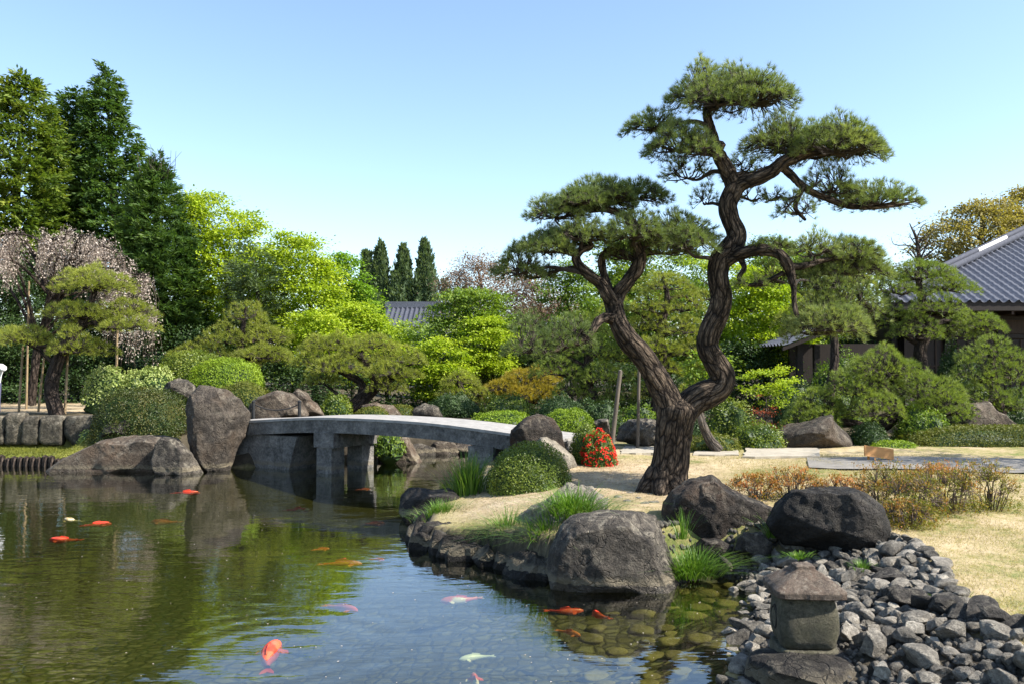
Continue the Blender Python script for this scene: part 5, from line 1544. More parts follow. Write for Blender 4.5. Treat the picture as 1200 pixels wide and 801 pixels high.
CON = 'lf_conifer'
LT('conifer', 'yellow-green hinoki conifer at the far left edge', 'conifer tree', 38, [(90, 24, 32), (108, 10, 46), (150, -16, 62), (200, -36, 76), (250, -50, 84), (300, -56, 80), (350, -50, 70)], 'lf_hinoki', .55, .25, .085, 8.5, 40, 1, mode='spray', lump=.5, flat=.15)
LT('conifer', 'dark blunt conifer between the hinoki and the pointed conifer', 'conifer tree', 41, [(108, 82, 90), (126, 66, 102), (160, 56, 112), (220, 44, 126), (290, 44, 130), (350, 50, 130)], CON, .55, .25, .085, 8.5, 40, 2, mode='spray', lump=.5, flat=.2)
LT('conifer', 'pointed dark conifer that rises highest on the left', 'conifer tree', 40, [(82, 124, 129), (104, 114, 138), (140, 106, 150), (180, 98, 162), (230, 90, 176), (290, 84, 184), (350, 84, 184)], CON, .55, .25, .085, 8.5, 40, 3, mode='spray', lump=.5, flat=.3)
LT('juniper', 'shaggy dark green juniper with whips at its top beside the lime maple', 'conifer tree', 34, [(188, 182, 186), (206, 174, 194), (236, 156, 210), (280, 144, 226), (330, 150, 236), (380, 168, 238), (410, 176, 236)], CON, .45, .26, .055, 11, 40, 4, mode='spray', flat=.7)
LT('maple_tree', 'biggest lime green maple beside the dark juniper', 'maple tree', 36, [(230, 226, 262), (244, 206, 290), (270, 200, 316), (300, 202, 326), (340, 206, 330), (380, 214, 326), (410, 226, 310)], 'lf_lime', .75, .19, .13, 5.0, 60, 5, flat=.35)
LT('maple_tree', 'lime maple with an open pointed top left of the cypresses', 'maple tree', 34, [(272, 326, 346), (284, 318, 372), (310, 314, 392), (345, 312, 410), (390, 316, 412), (420, 330, 410)], 'lf_lime', .7, .17, .12, 4.5, 60, 6, flat=.35)
LT('bushy_tree', 'dark feathery evergreen between the two lime maples', 'evergreen tree', 33, [(290, 290, 306), (304, 276, 322), (330, 270, 332), (360, 272, 330), (385, 280, 326)], 'lf_cypress', .6, .2, .05, 6, 50, 7, mode='spray', flat=.5)
LT('maple_tree', 'fresh green maple nearest the four cypresses', 'maple tree', 38, [(298, 394, 412), (310, 386, 424), (334, 382, 438), (364, 384, 444), (400, 390, 440)], 'lf_fresh', .7, .18, .13, 5, 60, 8, flat=.35)
LT('maple_tree', 'low lime maple below the tiled roof of the far house', 'maple tree', 33, [(354, 410, 432), (368, 402, 452), (384, 400, 474), (394, 398, 494), (420, 396, 508), (450, 404, 506)], 'lf_lime', .65, .16, .12, 5, 60, 9, flat=.35)
LT('maple_tree', 'yellow-green maple behind the spreading pine trunk', 'maple tree', 31.5, [(366, 350, 390), (385, 340, 420), (415, 336, 428), (445, 346, 420)], 'lf_lime', .6, .16, .11, 4, 60, 10, flat=.35)
LT('maple_tree', 'airy green maple in the middle right of the far house', 'maple tree', 33, [(338, 540, 568), (350, 508, 604), (376, 500, 616), (405, 496, 612), (435, 500, 600), (456, 510, 590)], 'lf_mid', .6, .16, .11, 5, 60, 11, flat=.28)
LT('maple_tree', 'small lime maple at the right end of the spreading pine', 'maple tree', 30, [(398, 498, 524), (414, 488, 552), (440, 484, 556), (466, 490, 540)], 'lf_lime', .5, .14, .1, 4.5, 55, 12, flat=.3)
LT('maple_tree', 'lime maple patch peeping above the golden pine', 'maple tree', 31, [(372, 552, 586), (390, 540, 600), (420, 536, 600), (440, 544, 590)], 'lf_lime', .5, .14, .1, 3.6, 55, 55, flat=.3)
LT('broadleaf_tree', 'green broadleaf tree with sky holes left of the forked pine', 'broadleaf tree', 33, [(308, 660, 676), (322, 640, 692), (350, 630, 700), (385, 634, 712), (410, 640, 706)], 'lf_mid', .55, .16, .1, 3.2, 55, 13, flat=.4)
LT('cherry_tree', 'thin pinkish bronze cherry left of the big pine pads', 'cherry tree', 42, [(298, 548, 570), (312, 528, 596), (335, 512, 616), (360, 512, 640), (400, 520, 650)], 'lf_cherry', .7, .15, .09, 4.5, 44, 14, flat=.6, nbr=60)
LT('cherry_tree', 'pinkish bronze cherry hidden behind the forked pine limbs', 'cherry tree', 40, [(322, 610, 640), (340, 596, 668), (370, 590, 680), (410, 600, 680)], 'lf_cherry', .7, .15, .09, 4.5, 44, 15, flat=.6, nbr=50)
LT('maple_tree', 'yellow-green maple seen right of the upright trunk limb', 'maple tree', 31, [(306, 800, 836), (316, 862, 900), (340, 850, 936), (380, 846, 950), (410, 850, 940), (440, 860, 930)], 'lf_lime', .6, .16, .11, 4.2, 60, 16, flat=.3)
LT('maple_tree', 'mid green tree filling the gap behind the right limb', 'broadleaf tree', 34, [(282, 880, 910), (296, 862, 950), (330, 850, 1000), (380, 850, 1010), (420, 860, 990)], 'lf_mid', .7, .17, .11, 4.4, 60, 17, flat=.35)
LT('broadleaf_tree', 'dark green broadleaf tree behind the small garden gate', 'broadleaf tree', 36, [(280, 700, 730), (305, 690, 840), (350, 690, 860), (400, 690, 860), (440, 700, 850)], 'lf_mid', .75, .18, .12, 4.4, 60, 18, flat=.35)
LT('bronze_tree', 'bronze yellow spring tree rising behind the roof hip', 'broadleaf tree', 46, [(236, 1140, 1176), (250, 1104, 1206), (272, 1070, 1230), (300, 1056, 1240), (340, 1060, 1240)], 'lf_bronze', .6, .16, .1, 6.5, 40, 19, flat=.5, nbr=50)
LT('bronze_tree', 'taller bronze green tree at the right edge above the roof', 'broadleaf tree', 50, [(222, 1190, 1230), (240, 1164, 1260), (275, 1150, 1280), (330, 1150, 1280)], 'lf_bronze', .65, .17, .11, 7, 44, 20, flat=.5, nbr=30)
LT('bare_tree', 'nearly bare twiggy tree left of the bronze tree', 'bare tree', 44, [(250, 1052, 1080), (268, 1040, 1106), (292, 1036, 1116), (330, 1046, 1110)], 'lf_cherry', .7, .10, .06, 1.6, 10, 21, flat=.6, nbr=150, bark='bark_grey')
for i, (lab, cx, yt, hw_) in enumerate((('short pale cypress column, leftmost of the four', 430, 296, 9), ('cypress column, second from the left of the four', 446, 290, 11), ('cypress column beside a gap, second from the right of the four', 473, 293, 12), ('darkest and tallest cypress column, rightmost of the four', 498, 287, 12))):
    LT('cypress_column', lab, 'cypress tree', 72, [(yt, cx - 1.5, cx + 1.5), (yt + 12, cx - hw_ * .45, cx + hw_ * .45), (yt + 28, cx - hw_ * .75, cx + hw_ * .75), (yt + 50, cx - hw_ * .85, cx + hw_ * .85), (yt + 80, cx - hw_ * .85, cx + hw_ * .85)], 'lf_cypress', .42, .32, .12, 9, 46, 30 + i, mode='up', group='four cypress columns on the skyline', nbr=2)
LT('evergreen_hedge', 'dark evergreen mass at the foot of the cypress columns', 'hedge', 74, [(330, 440, 520), (342, 425, 540), (380, 420, 545), (410, 420, 545)], 'lf_cypress', 1.0, .36, .15, 5, 44, 36, mode='up', nbr=4)

# whips at the top of the juniper
jr = bpy.data.objects['juniper']
rng = rs(64); n = 30
x_ = rng.uniform(168, 206, n)
A_ = at(x_, 205 + np.abs(x_ - 185) * .8, 33.6); B_ = A_ + np.stack([rng.normal(.1, .3, n), rng.normal(0, .3, n), rng.uniform(.5, 1.5, n)], 1)
mb = MB(); twigs(mb, A_, B_, .014, .006, .5, rng); mb.build('whips', M['bark_grey'], jr)
# weeping cherry
Yw = 28.5; rng = rs(77)
wr = empty('weeping_cherry', at(36, 470, Yw), 'weeping cherry with hanging strands of faded pink blossom behind the left pine', 'cherry tree')
wr.location.z = 1.0
tp = np.array([at(36, 474, Yw), at(40, 440, Yw), at(46, 400, Yw), at(62, 350, Yw), at(80, 310, Yw), at(95, 285, Yw)])
mb = MB(); tube(mb, tp, [.16, .13, .125, .11, .08, .04], 10, 30, .14, 5); wt = mb.build('trunk', M['bark_bg'], wr, True, True)
mbb, mbs, mbf = MB(), MB(), MB()
ends = [(-30, 300), (-8, 282), (20, 276), (50, 280), (76, 274), (100, 278), (125, 286), (146, 302), (160, 326), (6, 292), (110, 292), (136, 322), (60, 290), (176, 366), (158, 360)]
S0, S2 = [], []
for (x, y) in ends:
    for rep in range(2):
        dY = rng.uniform(-2.2, 1.5)
        e_ = at(x + rng.uniform(-8, 8), y + rng.uniform(-4, 8), Yw + dY)
        j = rng.randint(2, 5)
        pts = [tp[j], tp[j] * .5 + e_ * .5 + [0, 0, .5], e_ + [0, 0, .12], e_]
        tube(mbb, pts, [.06, .04, .025, .012], 6, 14, .1, rep)
        cv = catmull(np.array(pts), 20)
        for q in cv[8:]:
            for _ in range(3):
                s0 = q + rng.normal(0, .12, 3)
                ln = rng.uniform(.3, 1.5 if x < 100 else 2.2)
                S0.append(s0); S2.append(s0 + np.array([rng.normal(0, .16), rng.normal(0, .16), -ln]))
S0, S2 = np.array(S0), np.array(S2)
px_, py_ = project(S2); lim = np.where(px_ > 115, 430, 350)
ok = py_ < lim + rng.normal(0, 10, len(px_))
S0, S2 = S0[ok], S2[ok]
twigs(mbs, S0, S2, .006, .003, .35, rng)
t = rng.uniform(0, 1, (len(S0), 14)); P_ = S0[:, None] * (1 - t[..., None]) + S2[:, None] * t[..., None]
P_ = P_.reshape(-1, 3) + rng.normal(0, .04, (t.size, 3))
leaves(mbf, P_, nrm(rng.normal(0, 1, P_.shape) - [0, 0, .5]), nrm(rng.normal(0, 1, P_.shape)), .055, .04, rng, np.repeat(rng.normal(.5, .18, len(S0)), 14) + rng.normal(0, .15, t.size))
mbb.build('branch', M['bark_bg'], wt, True, True)
cr_ = mbf.build('crown', M['fl_pink'], wr); mbs.build('strands', M['twig_pale'], cr_)

# background planting that closes the view behind the garden
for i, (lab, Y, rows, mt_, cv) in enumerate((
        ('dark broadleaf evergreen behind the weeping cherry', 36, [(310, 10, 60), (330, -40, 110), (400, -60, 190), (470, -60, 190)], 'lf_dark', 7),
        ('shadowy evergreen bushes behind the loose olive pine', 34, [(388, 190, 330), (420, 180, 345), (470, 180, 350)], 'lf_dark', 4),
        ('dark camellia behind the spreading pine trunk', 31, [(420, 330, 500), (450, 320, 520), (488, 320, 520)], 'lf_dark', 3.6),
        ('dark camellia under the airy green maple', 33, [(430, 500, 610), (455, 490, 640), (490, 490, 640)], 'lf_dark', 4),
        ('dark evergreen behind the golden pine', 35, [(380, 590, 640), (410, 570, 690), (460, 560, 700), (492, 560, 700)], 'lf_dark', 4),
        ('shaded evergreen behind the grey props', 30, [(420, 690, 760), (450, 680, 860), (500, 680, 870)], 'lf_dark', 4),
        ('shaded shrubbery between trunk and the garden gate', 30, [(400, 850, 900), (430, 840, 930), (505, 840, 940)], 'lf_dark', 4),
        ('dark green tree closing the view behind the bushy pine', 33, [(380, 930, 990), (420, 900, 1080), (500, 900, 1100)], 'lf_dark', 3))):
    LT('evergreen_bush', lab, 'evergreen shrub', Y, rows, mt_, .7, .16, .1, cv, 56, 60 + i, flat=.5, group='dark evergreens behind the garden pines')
for i, (lab, Y, rows, mt_) in enumerate((
        ('rounded far tree showing above the mid garden left of the cherry', 58, [(380, 440, 560), (395, 400, 600), (440, 400, 600)], 'lf_mid'),
        ('far green tree behind the pinkish cherries', 56, [(360, 590, 680), (380, 570, 720), (440, 570, 720)], 'lf_mid'),
        ('far green tree behind the fork of the big pine', 56, [(325, 700, 780), (345, 680, 860), (440, 680, 880)], 'lf_fresh'),
        ('far green tree left of the dark timber house', 52, [(296, 900, 960), (320, 860, 1030), (440, 850, 1050)], 'lf_mid'),
        ('far green tree behind the lime maples', 54, [(300, 240, 380), (330, 190, 420), (440, 180, 430)], 'lf_mid'))):
    LT('far_tree', lab, 'tree', Y, rows, mt_, 1.1, .26, .17, 4, 50, 80 + i, flat=.5, group='far trees behind the garden', nbr=4)

# a tree just right of the frame, whose shade lies over the paved path
LT('shade_tree', 'leafy tree just outside the right edge shading the paved path', 'broadleaf tree', 16.5, [(150, 1400, 1520), (200, 1340, 1580), (260, 1330, 1590), (320, 1350, 1560)], 'lf_mid', .5, .12, .08, 1.4, 40, 120, flat=.4, zb=.55)
# far wood closing the horizon
mbw = MB()
for i in range(14):
    x0 = -420 + i * 150
    cm, _ = profile_crown([(394 + (i * 7) % 11, x0 + 40, x0 + 130), (408, x0 - 10, x0 + 190), (438, x0 - 20, x0 + 200)], 66, 90, 60, .42, .28, 1.6, .5, 'leaf', rs(300 + i))
    mbw.add(np.concatenate(cm.V), np.concatenate(cm.Q), np.concatenate(cm.A))
tag(mbw.build('far_wood', M['lf_dark']), 'dark far wood closing the view behind the garden', None, None, 'stuff')

# ================================================================== SHRUBS
DB = dome_bush
DB('round_bush', 'clipped round bush with rusty tinge in front of the bridge end', 'bush', 14.4, 572, 667, 520, 583, 'lf_box', 1, .034, 3.2)
DB('clipped_bush', 'big rounded dark bush with rusty top beside the tall rock', 'bush', 23.1, 110, 222, 456, 512, 'lf_rusty', 2, .05, 3.0, .7)
DB('variegated_bush', 'pale variegated bush behind the rusty topped bush', 'bush', 26.0, 98, 150, 430, 470, 'lf_varieg', 3, .09, 2.6, .8, lump=.2, boxy=.9)
DB('variegated_bush', 'pale variegated bush nearer the jagged rock', 'bush', 26.2, 142, 206, 430, 470, 'lf_varieg', 4, .09, 2.6, .8, lump=.2, boxy=.9)
DB('clipped_mound', 'bright green domed mound behind the tall rock', 'bush', 26.6, 222, 308, 421, 462, 'lf_moundlime', 5, .055, 3, .8)
DB('clipped_mound', 'upper green mound peeking above the jagged rock', 'bush', 27.2, 186, 262, 412, 452, 'lf_box', 6, .06, 3, .8, lump=.12)
DB('clipped_mound', 'olive mound between the tall rock and the brown rock', 'bush', 24.6, 250, 322, 449, 490, 'lf_olivemound', 7, .05, 3, .8)
DB('clipped_mound', 'lime green dome behind the right bridge end', 'bush', 19.8, 636, 694, 479, 506, 'lf_moundlime', 8, .045, 3, .8)
DB('clipped_mound', 'low lime cushion behind the bridge deck', 'bush', 22.6, 552, 626, 482, 502, 'lf_moundlime', 9, .05, 2.8, .8, lump=.15)
DB('clipped_mound', 'olive cushion on the bank left above the arch', 'bush', 24.8, 415, 455, 477, 492, 'lf_olivemound', 10, .05, 2.8)
DB('green_bush', 'small dark green bush beside the red azalea', 'bush', 17.2, 668, 706, 500, 544, 'lf_box', 11, .036, 3)
DB('azalea_bush', 'small azalea bush covered in red flowers', 'azalea', 16.9, 684, 722, 506, 544, 'lf_box', 12, .036, 2.2, flowers=('fl_red', .13, .04), lump=.2)
DB('clipped_hedge', 'long low clipped hedge under the trees on the right', 'hedge', 20.8, 1066, 1290, 499, 531, 'lf_olivemound', 13, .045, 3, .25, boxy=.5)
DB('clipped_mound', 'little yellow-green cushion left of the long hedge', 'bush', 20.4, 1020, 1072, 516, 531, 'lf_moundlime', 14, .045, 2.8)
DB('green_bush', 'leafy green bush between the spreading pine and the hedge', 'bush', 21.4, 1048, 1112, 476, 524, 'lf_mid', 15, .07, 2.2, lump=.2, boxy=.95)
DB('green_bush', 'dark low bush right of the grey boulder', 'bush', 21.0, 994, 1040, 496, 532, 'lf_dark', 16, .055, 2.6, lump=.15)
DB('green_bush', 'dark bush left of the grey boulder by the slabs', 'bush', 20.2, 862, 920, 496, 530, 'lf_box', 17, .06, 2.2, lump=.25, boxy=.95)
DB('green_bush', 'yellow-green low plant right of the pine trunk foot', 'bush', 19.6, 806, 866, 508, 528, 'lf_olivemound', 18, .055, 2.4, lump=.25)
DB('green_bush', 'small leafy bush growing over the stone under the bridge', 'bush', 22.3, 440, 472, 507, 530, 'lf_mid', 19, .08, 2.2, lump=.25)
DB('green_bush', 'yellow-green leafy shrub among rocks above the bridge middle', 'bush', 25.4, 376, 412, 462, 490, 'lf_box', 20, .07, 2.4, lump=.2)
DB('green_bush', 'yellow leafed sprig growing at the foot of the wall', 'bush', 22.9, 92, 116, 506, 520, 'lf_varieg', 21, .07, 1.6, lump=.3)
DB('clipped_mound', 'mossy cushion at the right of the brown mid bank rock', 'bush', 26.0, 452, 486, 474, 492, 'lf_olivemound', 22, .05, 2.6)
DB('green_bush', 'dark bush filling the bank behind the right bridge pier', 'bush', 18.4, 560, 612, 526, 566, 'lf_dark', 23, .05, 2.6, lump=.2)
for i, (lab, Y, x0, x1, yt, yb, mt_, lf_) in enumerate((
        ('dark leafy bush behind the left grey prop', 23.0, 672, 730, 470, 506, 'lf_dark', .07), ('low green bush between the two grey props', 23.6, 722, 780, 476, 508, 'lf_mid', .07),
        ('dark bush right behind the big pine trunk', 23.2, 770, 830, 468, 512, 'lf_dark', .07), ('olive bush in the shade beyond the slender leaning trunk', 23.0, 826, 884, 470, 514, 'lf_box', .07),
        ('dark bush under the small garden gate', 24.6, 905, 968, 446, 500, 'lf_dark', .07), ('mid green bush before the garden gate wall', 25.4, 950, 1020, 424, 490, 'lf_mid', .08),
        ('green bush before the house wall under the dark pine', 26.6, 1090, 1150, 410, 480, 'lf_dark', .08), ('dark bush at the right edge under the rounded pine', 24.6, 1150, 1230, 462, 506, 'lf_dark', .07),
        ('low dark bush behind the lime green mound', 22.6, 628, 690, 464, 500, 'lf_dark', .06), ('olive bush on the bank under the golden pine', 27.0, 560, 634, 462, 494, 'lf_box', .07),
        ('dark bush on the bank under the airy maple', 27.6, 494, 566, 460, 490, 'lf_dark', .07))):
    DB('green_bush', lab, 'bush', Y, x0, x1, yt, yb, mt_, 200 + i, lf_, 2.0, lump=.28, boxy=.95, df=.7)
LT('maple_shrub', 'small yellow-green maple shrub with rusty red leaves below', 'maple tree', 21.5, [(430, 892, 916), (440, 870, 932), (456, 864, 936), (474, 882, 914)], 'lf_lime', .26, .085, .06, 2.0, 30, 91, flat=.3, trunk=[(898, 520, 0, 1.6), (900, 490, 0, 1.2), (900, 450, 0, .6)])
LT('red_shrub', 'rusty red leafed shrub under the small maple', 'shrub', 21.0, [(462, 884, 900), (478, 878, 910), (506, 884, 906)], 'lf_red', .2, .06, .03, 1.0, 16, 92, flat=.4, trunk=[(898, 520, 0, 1.4), (898, 490, 0, 1), (898, 465, 0, .5)])
# pale leaning trunk right of the big pine
mb = MB(); tube(mb, [at(842, 528, 19), at(830, 512, 19), at(822, 492, 19), at(818, 470, 19.2), at(826, 440, 19.6)], [.14, .11, .09, .08, .03], 10, 24, .12, 8)
tt = empty('slender_tree', at(842, 528, 19), 'slender leaning pale trunk emerging right of the big pine', 'tree')
mb.build('trunk', M['bark_grey'], tt, True, True)
cm, P0 = profile_crown([(412, 812, 840), (428, 800, 856), (450, 806, 852)], 19.6, 40, 40, .1, .05, .3, .3, 'leaf', rs(5)); cm.build('crown', M['lf_mid'], tt)

# sparse azaleas with orange tips along the black boulders
rng = rs(55)
az = [(884, 590, 56, 30, 12.8, 'leftmost sparse azalea, behind the brown-flanked boulder'), (930, 588, 60, 34, 12.9, 'orange tipped azalea directly behind the gap between the dark boulders'), (985, 580, 60, 30, 12.6, 'orange azalea behind the top of the black boulder'),
      (1036, 592, 64, 56, 11.9, 'azalea growing at the right shoulder of the black boulder'), (1068, 612, 70, 60, 11.2, 'olive azalea in the middle of the azalea row'), (1110, 604, 70, 58, 11.6, 'twiggy azalea, second from the right end of the row'),
      (1154, 596, 70, 56, 11.9, 'rightmost azalea of the row on the dry lawn'), (1096, 562, 56, 24, 14.2, 'small dense azalea at the back of the row by the path'), (1050, 564, 56, 10, 13.8, 'low orange azalea right in front of the wooden sign'), (1062, 628, 60, 34, 10.7, 'low azalea creeping at the foot of the black boulder')]
for i, (cx, yb, w_, h_, Y, lab) in enumerate(az):
    c = at(cx, yb, Y); c[2] = float(ground_z(c[0], c[1]))
    s_ = Y / 1000; rx = w_ / 2 * s_ * 1.15; h = h_ * s_ * .88
    root = empty('azalea_shrub', c, lab, 'azalea', 'sparse azaleas behind the dark boulders')
    n = 200
    th = rng.uniform(0, 6.283, n); rr = np.sqrt(rng.uniform(0, 1, n))
    tip = c + np.stack([rx * rr * np.cos(th), rx * .75 * rr * np.sin(th), h * np.clip(1 - .55 * rr ** 2 + rng.normal(0, .16, n), .12, 1.15)], 1)
    kk = 26
    tb = rng.uniform(0, 6.283, kk); rb = rng.uniform(.1, .75, kk)
    base = c + np.stack([rx * rb * np.cos(tb) * .7, rx * .5 * rb * np.sin(tb), np.zeros(kk)], 1)
    node = c + np.stack([rx * rb * np.cos(tb), rx * .75 * rb * np.sin(tb), h * rng.uniform(.35, .7, kk)], 1)
    mb = MB(); twigs(mb, base, node, .011, .006, .6, rng)
    near = ((tip[:, None, :] - node[None]) ** 2).sum(-1).argmin(1)
    twigs(mb, node[near], tip, .005, .0025, .5, rng)
    tube(mb, [c - [0, 0, .03], c + [0, 0, .06]], [.03, .02], 6, 3)
    mb.build('stems', M['twig_pale'], root)
    per = 9
    P_ = np.repeat(tip, per, 0) + rng.normal(0, .018, (n * per, 3))
    T_ = nrm(rng.normal(0, 1, P_.shape) + [0, 0, .5])
    mb = MB(); orange = .15 if 'orange' in lab or 'leftmost' in lab or 'back of' in lab else -.10
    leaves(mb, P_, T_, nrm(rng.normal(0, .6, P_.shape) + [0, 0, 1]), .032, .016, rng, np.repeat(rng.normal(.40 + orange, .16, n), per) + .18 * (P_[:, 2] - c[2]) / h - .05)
    # creeping low leaves
    m_ = 300 if orange > 0 else 1100
    th = rng.uniform(0, 6.283, m_); rr = np.sqrt(rng.uniform(0, 1, m_))
    P_ = c + np.stack([rx * 1.1 * rr * np.cos(th), rx * .85 * rr * np.sin(th), rng.uniform(.01, .3, m_) * h], 1)
    leaves(mb, P_, nrm(rng.normal(0, 1, P_.shape) + [0, 0, .3]), nrm(rng.normal(0, .6, P_.shape) + [0, 0, 1]), .032, .016, rng, rng.normal(.3, .12, m_))
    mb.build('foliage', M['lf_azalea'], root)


# ================================================================== GRASS
def grass_clump(label, cx, yb, Y, w_, h_, n, seed, name='grass_clump', bend=.5, width=.010, cat='grass clump'):
    rng = rs(seed)
    c = at(cx, yb, Y); s_ = Y / 1000
    rx, h = w_ / 2 * s_, h_ * s_
    root_xy = c[None] + np.stack([rng.normal(0, rx * .38, n), rng.normal(0, rx * .3, n), np.zeros(n)], 1)
    root_xy[:, 2] = np.maximum(c[2], ground_z(root_xy[:, 0], root_xy[:, 1])) - .03 if cx < 590 or cx > 760 else c[2] + rng.uniform(-.02, .10, n)
    out = np.stack([root_xy[:, 0] - c[0], root_xy[:, 1] - c[1], np.zeros(n)], 1) / max(rx * .4, .01) + rng.normal(0, .5, (n, 3)); out[:, 2] = 0
    L = h * rng.uniform(.55, 1.15, n)
    mb = MB(); m = 5
    side = nrm(np.cross(out + 1e-3, [0, 0, 1.0]))
    rows = []
    for k in range(m):
        t = k / (m - 1)
        P = root_xy + out * (bend * L * (0.35 * t + .65 * t * t))[:, None] * .8 + np.array([0, 0, 1.0]) * (L * (t - .42 * bend * t * t * np.clip(np.linalg.norm(out, axis=1), 0, 1.6)))[:, None]
        wd = width * (1 - .85 * t) * (0.7 + .6 * t * (1 - t) * 2)
        rows.append((P - side * wd, P + side * wd))
    V = np.stack([q for r_ in rows for q in r_], 1)
    f = np.array([[2 * k, 2 * k + 1, 2 * k + 3, 2 * k + 2] for k in range(m - 1)])
    F = (np.arange(n)[:, None, None] * 2 * m + f[None]).reshape(-1, 4)
    mb.add(V.reshape(-1, 3), F, np.repeat(np.clip(rng.normal(.5, .2, n), 0, 1), 2 * m))
    return tag(mb.build(name, M['blade'], None, True, org=c), label, cat)


grass_clump('tall bright grass clump at the water edge left of the round bush', 549, 586, 14.6, 56, 52, 420, 1, bend=.35)
grass_clump('low grass fringe hanging at the tip of the island', 516, 606, 13.2, 70, 18, 420, 2, bend=.7, width=.006)
grass_clump('short green grass growing on the shaded island bank', 596, 636, 11.3, 50, 40, 300, 3, bend=.7, width=.008)
grass_clump('long arching grass on top of the rough pale rock', 672, 606, 10.8, 92, 40, 520, 4, bend=.9, width=.009)
grass_clump('long grass hanging down the front of the rough pale rock', 640, 640, 10.7, 60, 46, 320, 5, bend=1.0, width=.009)
grass_clump('grass tuft between the blocky boulder and the cobbles', 812, 672, 10.0, 64, 44, 520, 6, bend=.8, width=.007)
grass_clump('thin grass sprig before the big dark boulder', 800, 628, 10.5, 22, 36, 60, 7, bend=.35, width=.006)
grass_clump('sprig of leaves between the dark and the black boulder', 906, 626, 10.6, 20, 34, 70, 8, bend=.5, width=.010)
grass_clump('small green weed among the cobbles under the black boulder', 935, 650, 9.6, 34, 10, 90, 9, bend=.9, width=.009)
grass_clump('weedy grass at the lawn edge beside the dark edging stones', 1010, 664, 9.1, 26, 14, 120, 10, bend=.7, width=.006)
grass_clump('tuft of grass behind the edging stones at the right', 1120, 704, 7.6, 40, 16, 180, 11, bend=.7, width=.005)

# dry lawn: short blades on the near turf
rng = rs(91)
n = 230000
X = rng.uniform(-1.2, 9.5, n); Y = 6.2 + 12.5 * rng.uniform(0, 1, n) ** 1.5
dd = sdist(X, Y)
beach = (X > 1.4) & (Y < 11.0) & (dd < 1.72)
patch = vnoise(X * .8, Y * .8, 0, 21) + .5 * vnoise(X * 3, Y * 3, 0, 22)
sandy = (Y > 11.5) & (X < 4.2) & (rng.uniform(0, 1, n) > .22)
ok = (dd > .25) & ~beach & ~sandy & (patch > -.75 + rng.normal(0, .2, n))
X, Y, patch = X[ok], Y[ok], patch[ok]; n = len(X)
P0 = np.stack([X, Y, ground_z(X, Y) - .004], 1)
px_, py_ = project(P0); ok = (px_ > 440) & (px_ < 1230) & (py_ < 830); P0 = P0[ok]; patch = patch[ok]; n = len(P0)
d_ = nrm(np.stack([rng.normal(0, .8, n), rng.normal(0, .8, n), np.ones(n)], 1)); sd_ = nrm(np.cross(d_, rng.normal(0, 1, (n, 3))))
L = rng.uniform(.015, .055, n)[:, None]
V = np.stack([P0 - sd_ * .0035, P0 + sd_ * .0035, P0 + d_ * L], 1).reshape(-1, 3)
mb = MB(); mb.add(V, np.arange(n * 3).reshape(-1, 3), np.repeat(np.clip(.62 - .32 * patch + rng.normal(0, .15, n), 0, 1), 3))
tag(mb.build('lawn_grass', M['lawn_blade']), 'short dry straw coloured turf with greener patches', None, None, 'stuff')
# fallen pine needles and dead leaves on the bare ground
n = 9000
X = rng.normal(1.6, 2.2, n); Y = rng.uniform(9.8, 18, n); dd = sdist(X, Y); ok = dd > .2
P0 = np.stack([X, Y, ground_z(X, Y) + .006], 1)[ok]; n = len(P0)
a_ = rng.uniform(0, 6.28, n); u_ = np.stack([np.cos(a_), np.sin(a_), rng.normal(0, .12, n)], 1); w_ = np.stack([-np.sin(a_), np.cos(a_), np.zeros(n)], 1)
leaf_ = (rng.uniform(0, 1, n) < .25)[:, None]; L = np.where(leaf_, .02, .06) * rng.uniform(.6, 1.2, n)[:, None]; W_ = np.where(leaf_, .012, .0025)
V = np.stack([P0 - u_ * L, P0 - w_ * W_, P0 + u_ * L, P0 + w_ * W_], 1).reshape(-1, 3)
mb = MB(); mb.add(V, np.arange(n * 4).reshape(-1, 4), np.repeat(rng.uniform(0, 1, n), 4))
M['litter'] = leafmat('dead_needles', [(.1, (.06, .035, .018)), (.6, (.17, .10, .05)), (.95, (.30, .21, .11))], .1)
tag(mb.build('leaf_litter', M['litter']), 'fallen brown needles and leaves under the big pine', None, None, 'stuff')
# moss and weeds on the left ledge
n = 16000
X = rng.uniform(-15.5, -10.2, n); Y = rng.uniform(21.75, 23.5, n)
P0 = np.stack([X, Y, ground_z(X, Y) - .01], 1); ok = sdist(X, Y) > .02; P0 = P0[ok]; n = len(P0)
d_ = nrm(np.stack([rng.normal(0, .7, n), rng.normal(-.2, .7, n), np.ones(n)], 1)); sd_ = nrm(np.cross(d_, rng.normal(0, 1, (n, 3))))
V = np.stack([P0 - sd_ * .008, P0 + sd_ * .008, P0 + d_ * rng.uniform(.02, .09, n)[:, None]], 1).reshape(-1, 3)
mb = MB(); mb.add(V, np.arange(n * 3).reshape(-1, 3), np.repeat(np.clip(rng.normal(.6, .2, n), 0, 1), 3))
tag(mb.build('ledge_moss', M['lf_olivemound']), 'mossy grass on the ledge below the stone wall', None, None, 'stuff')

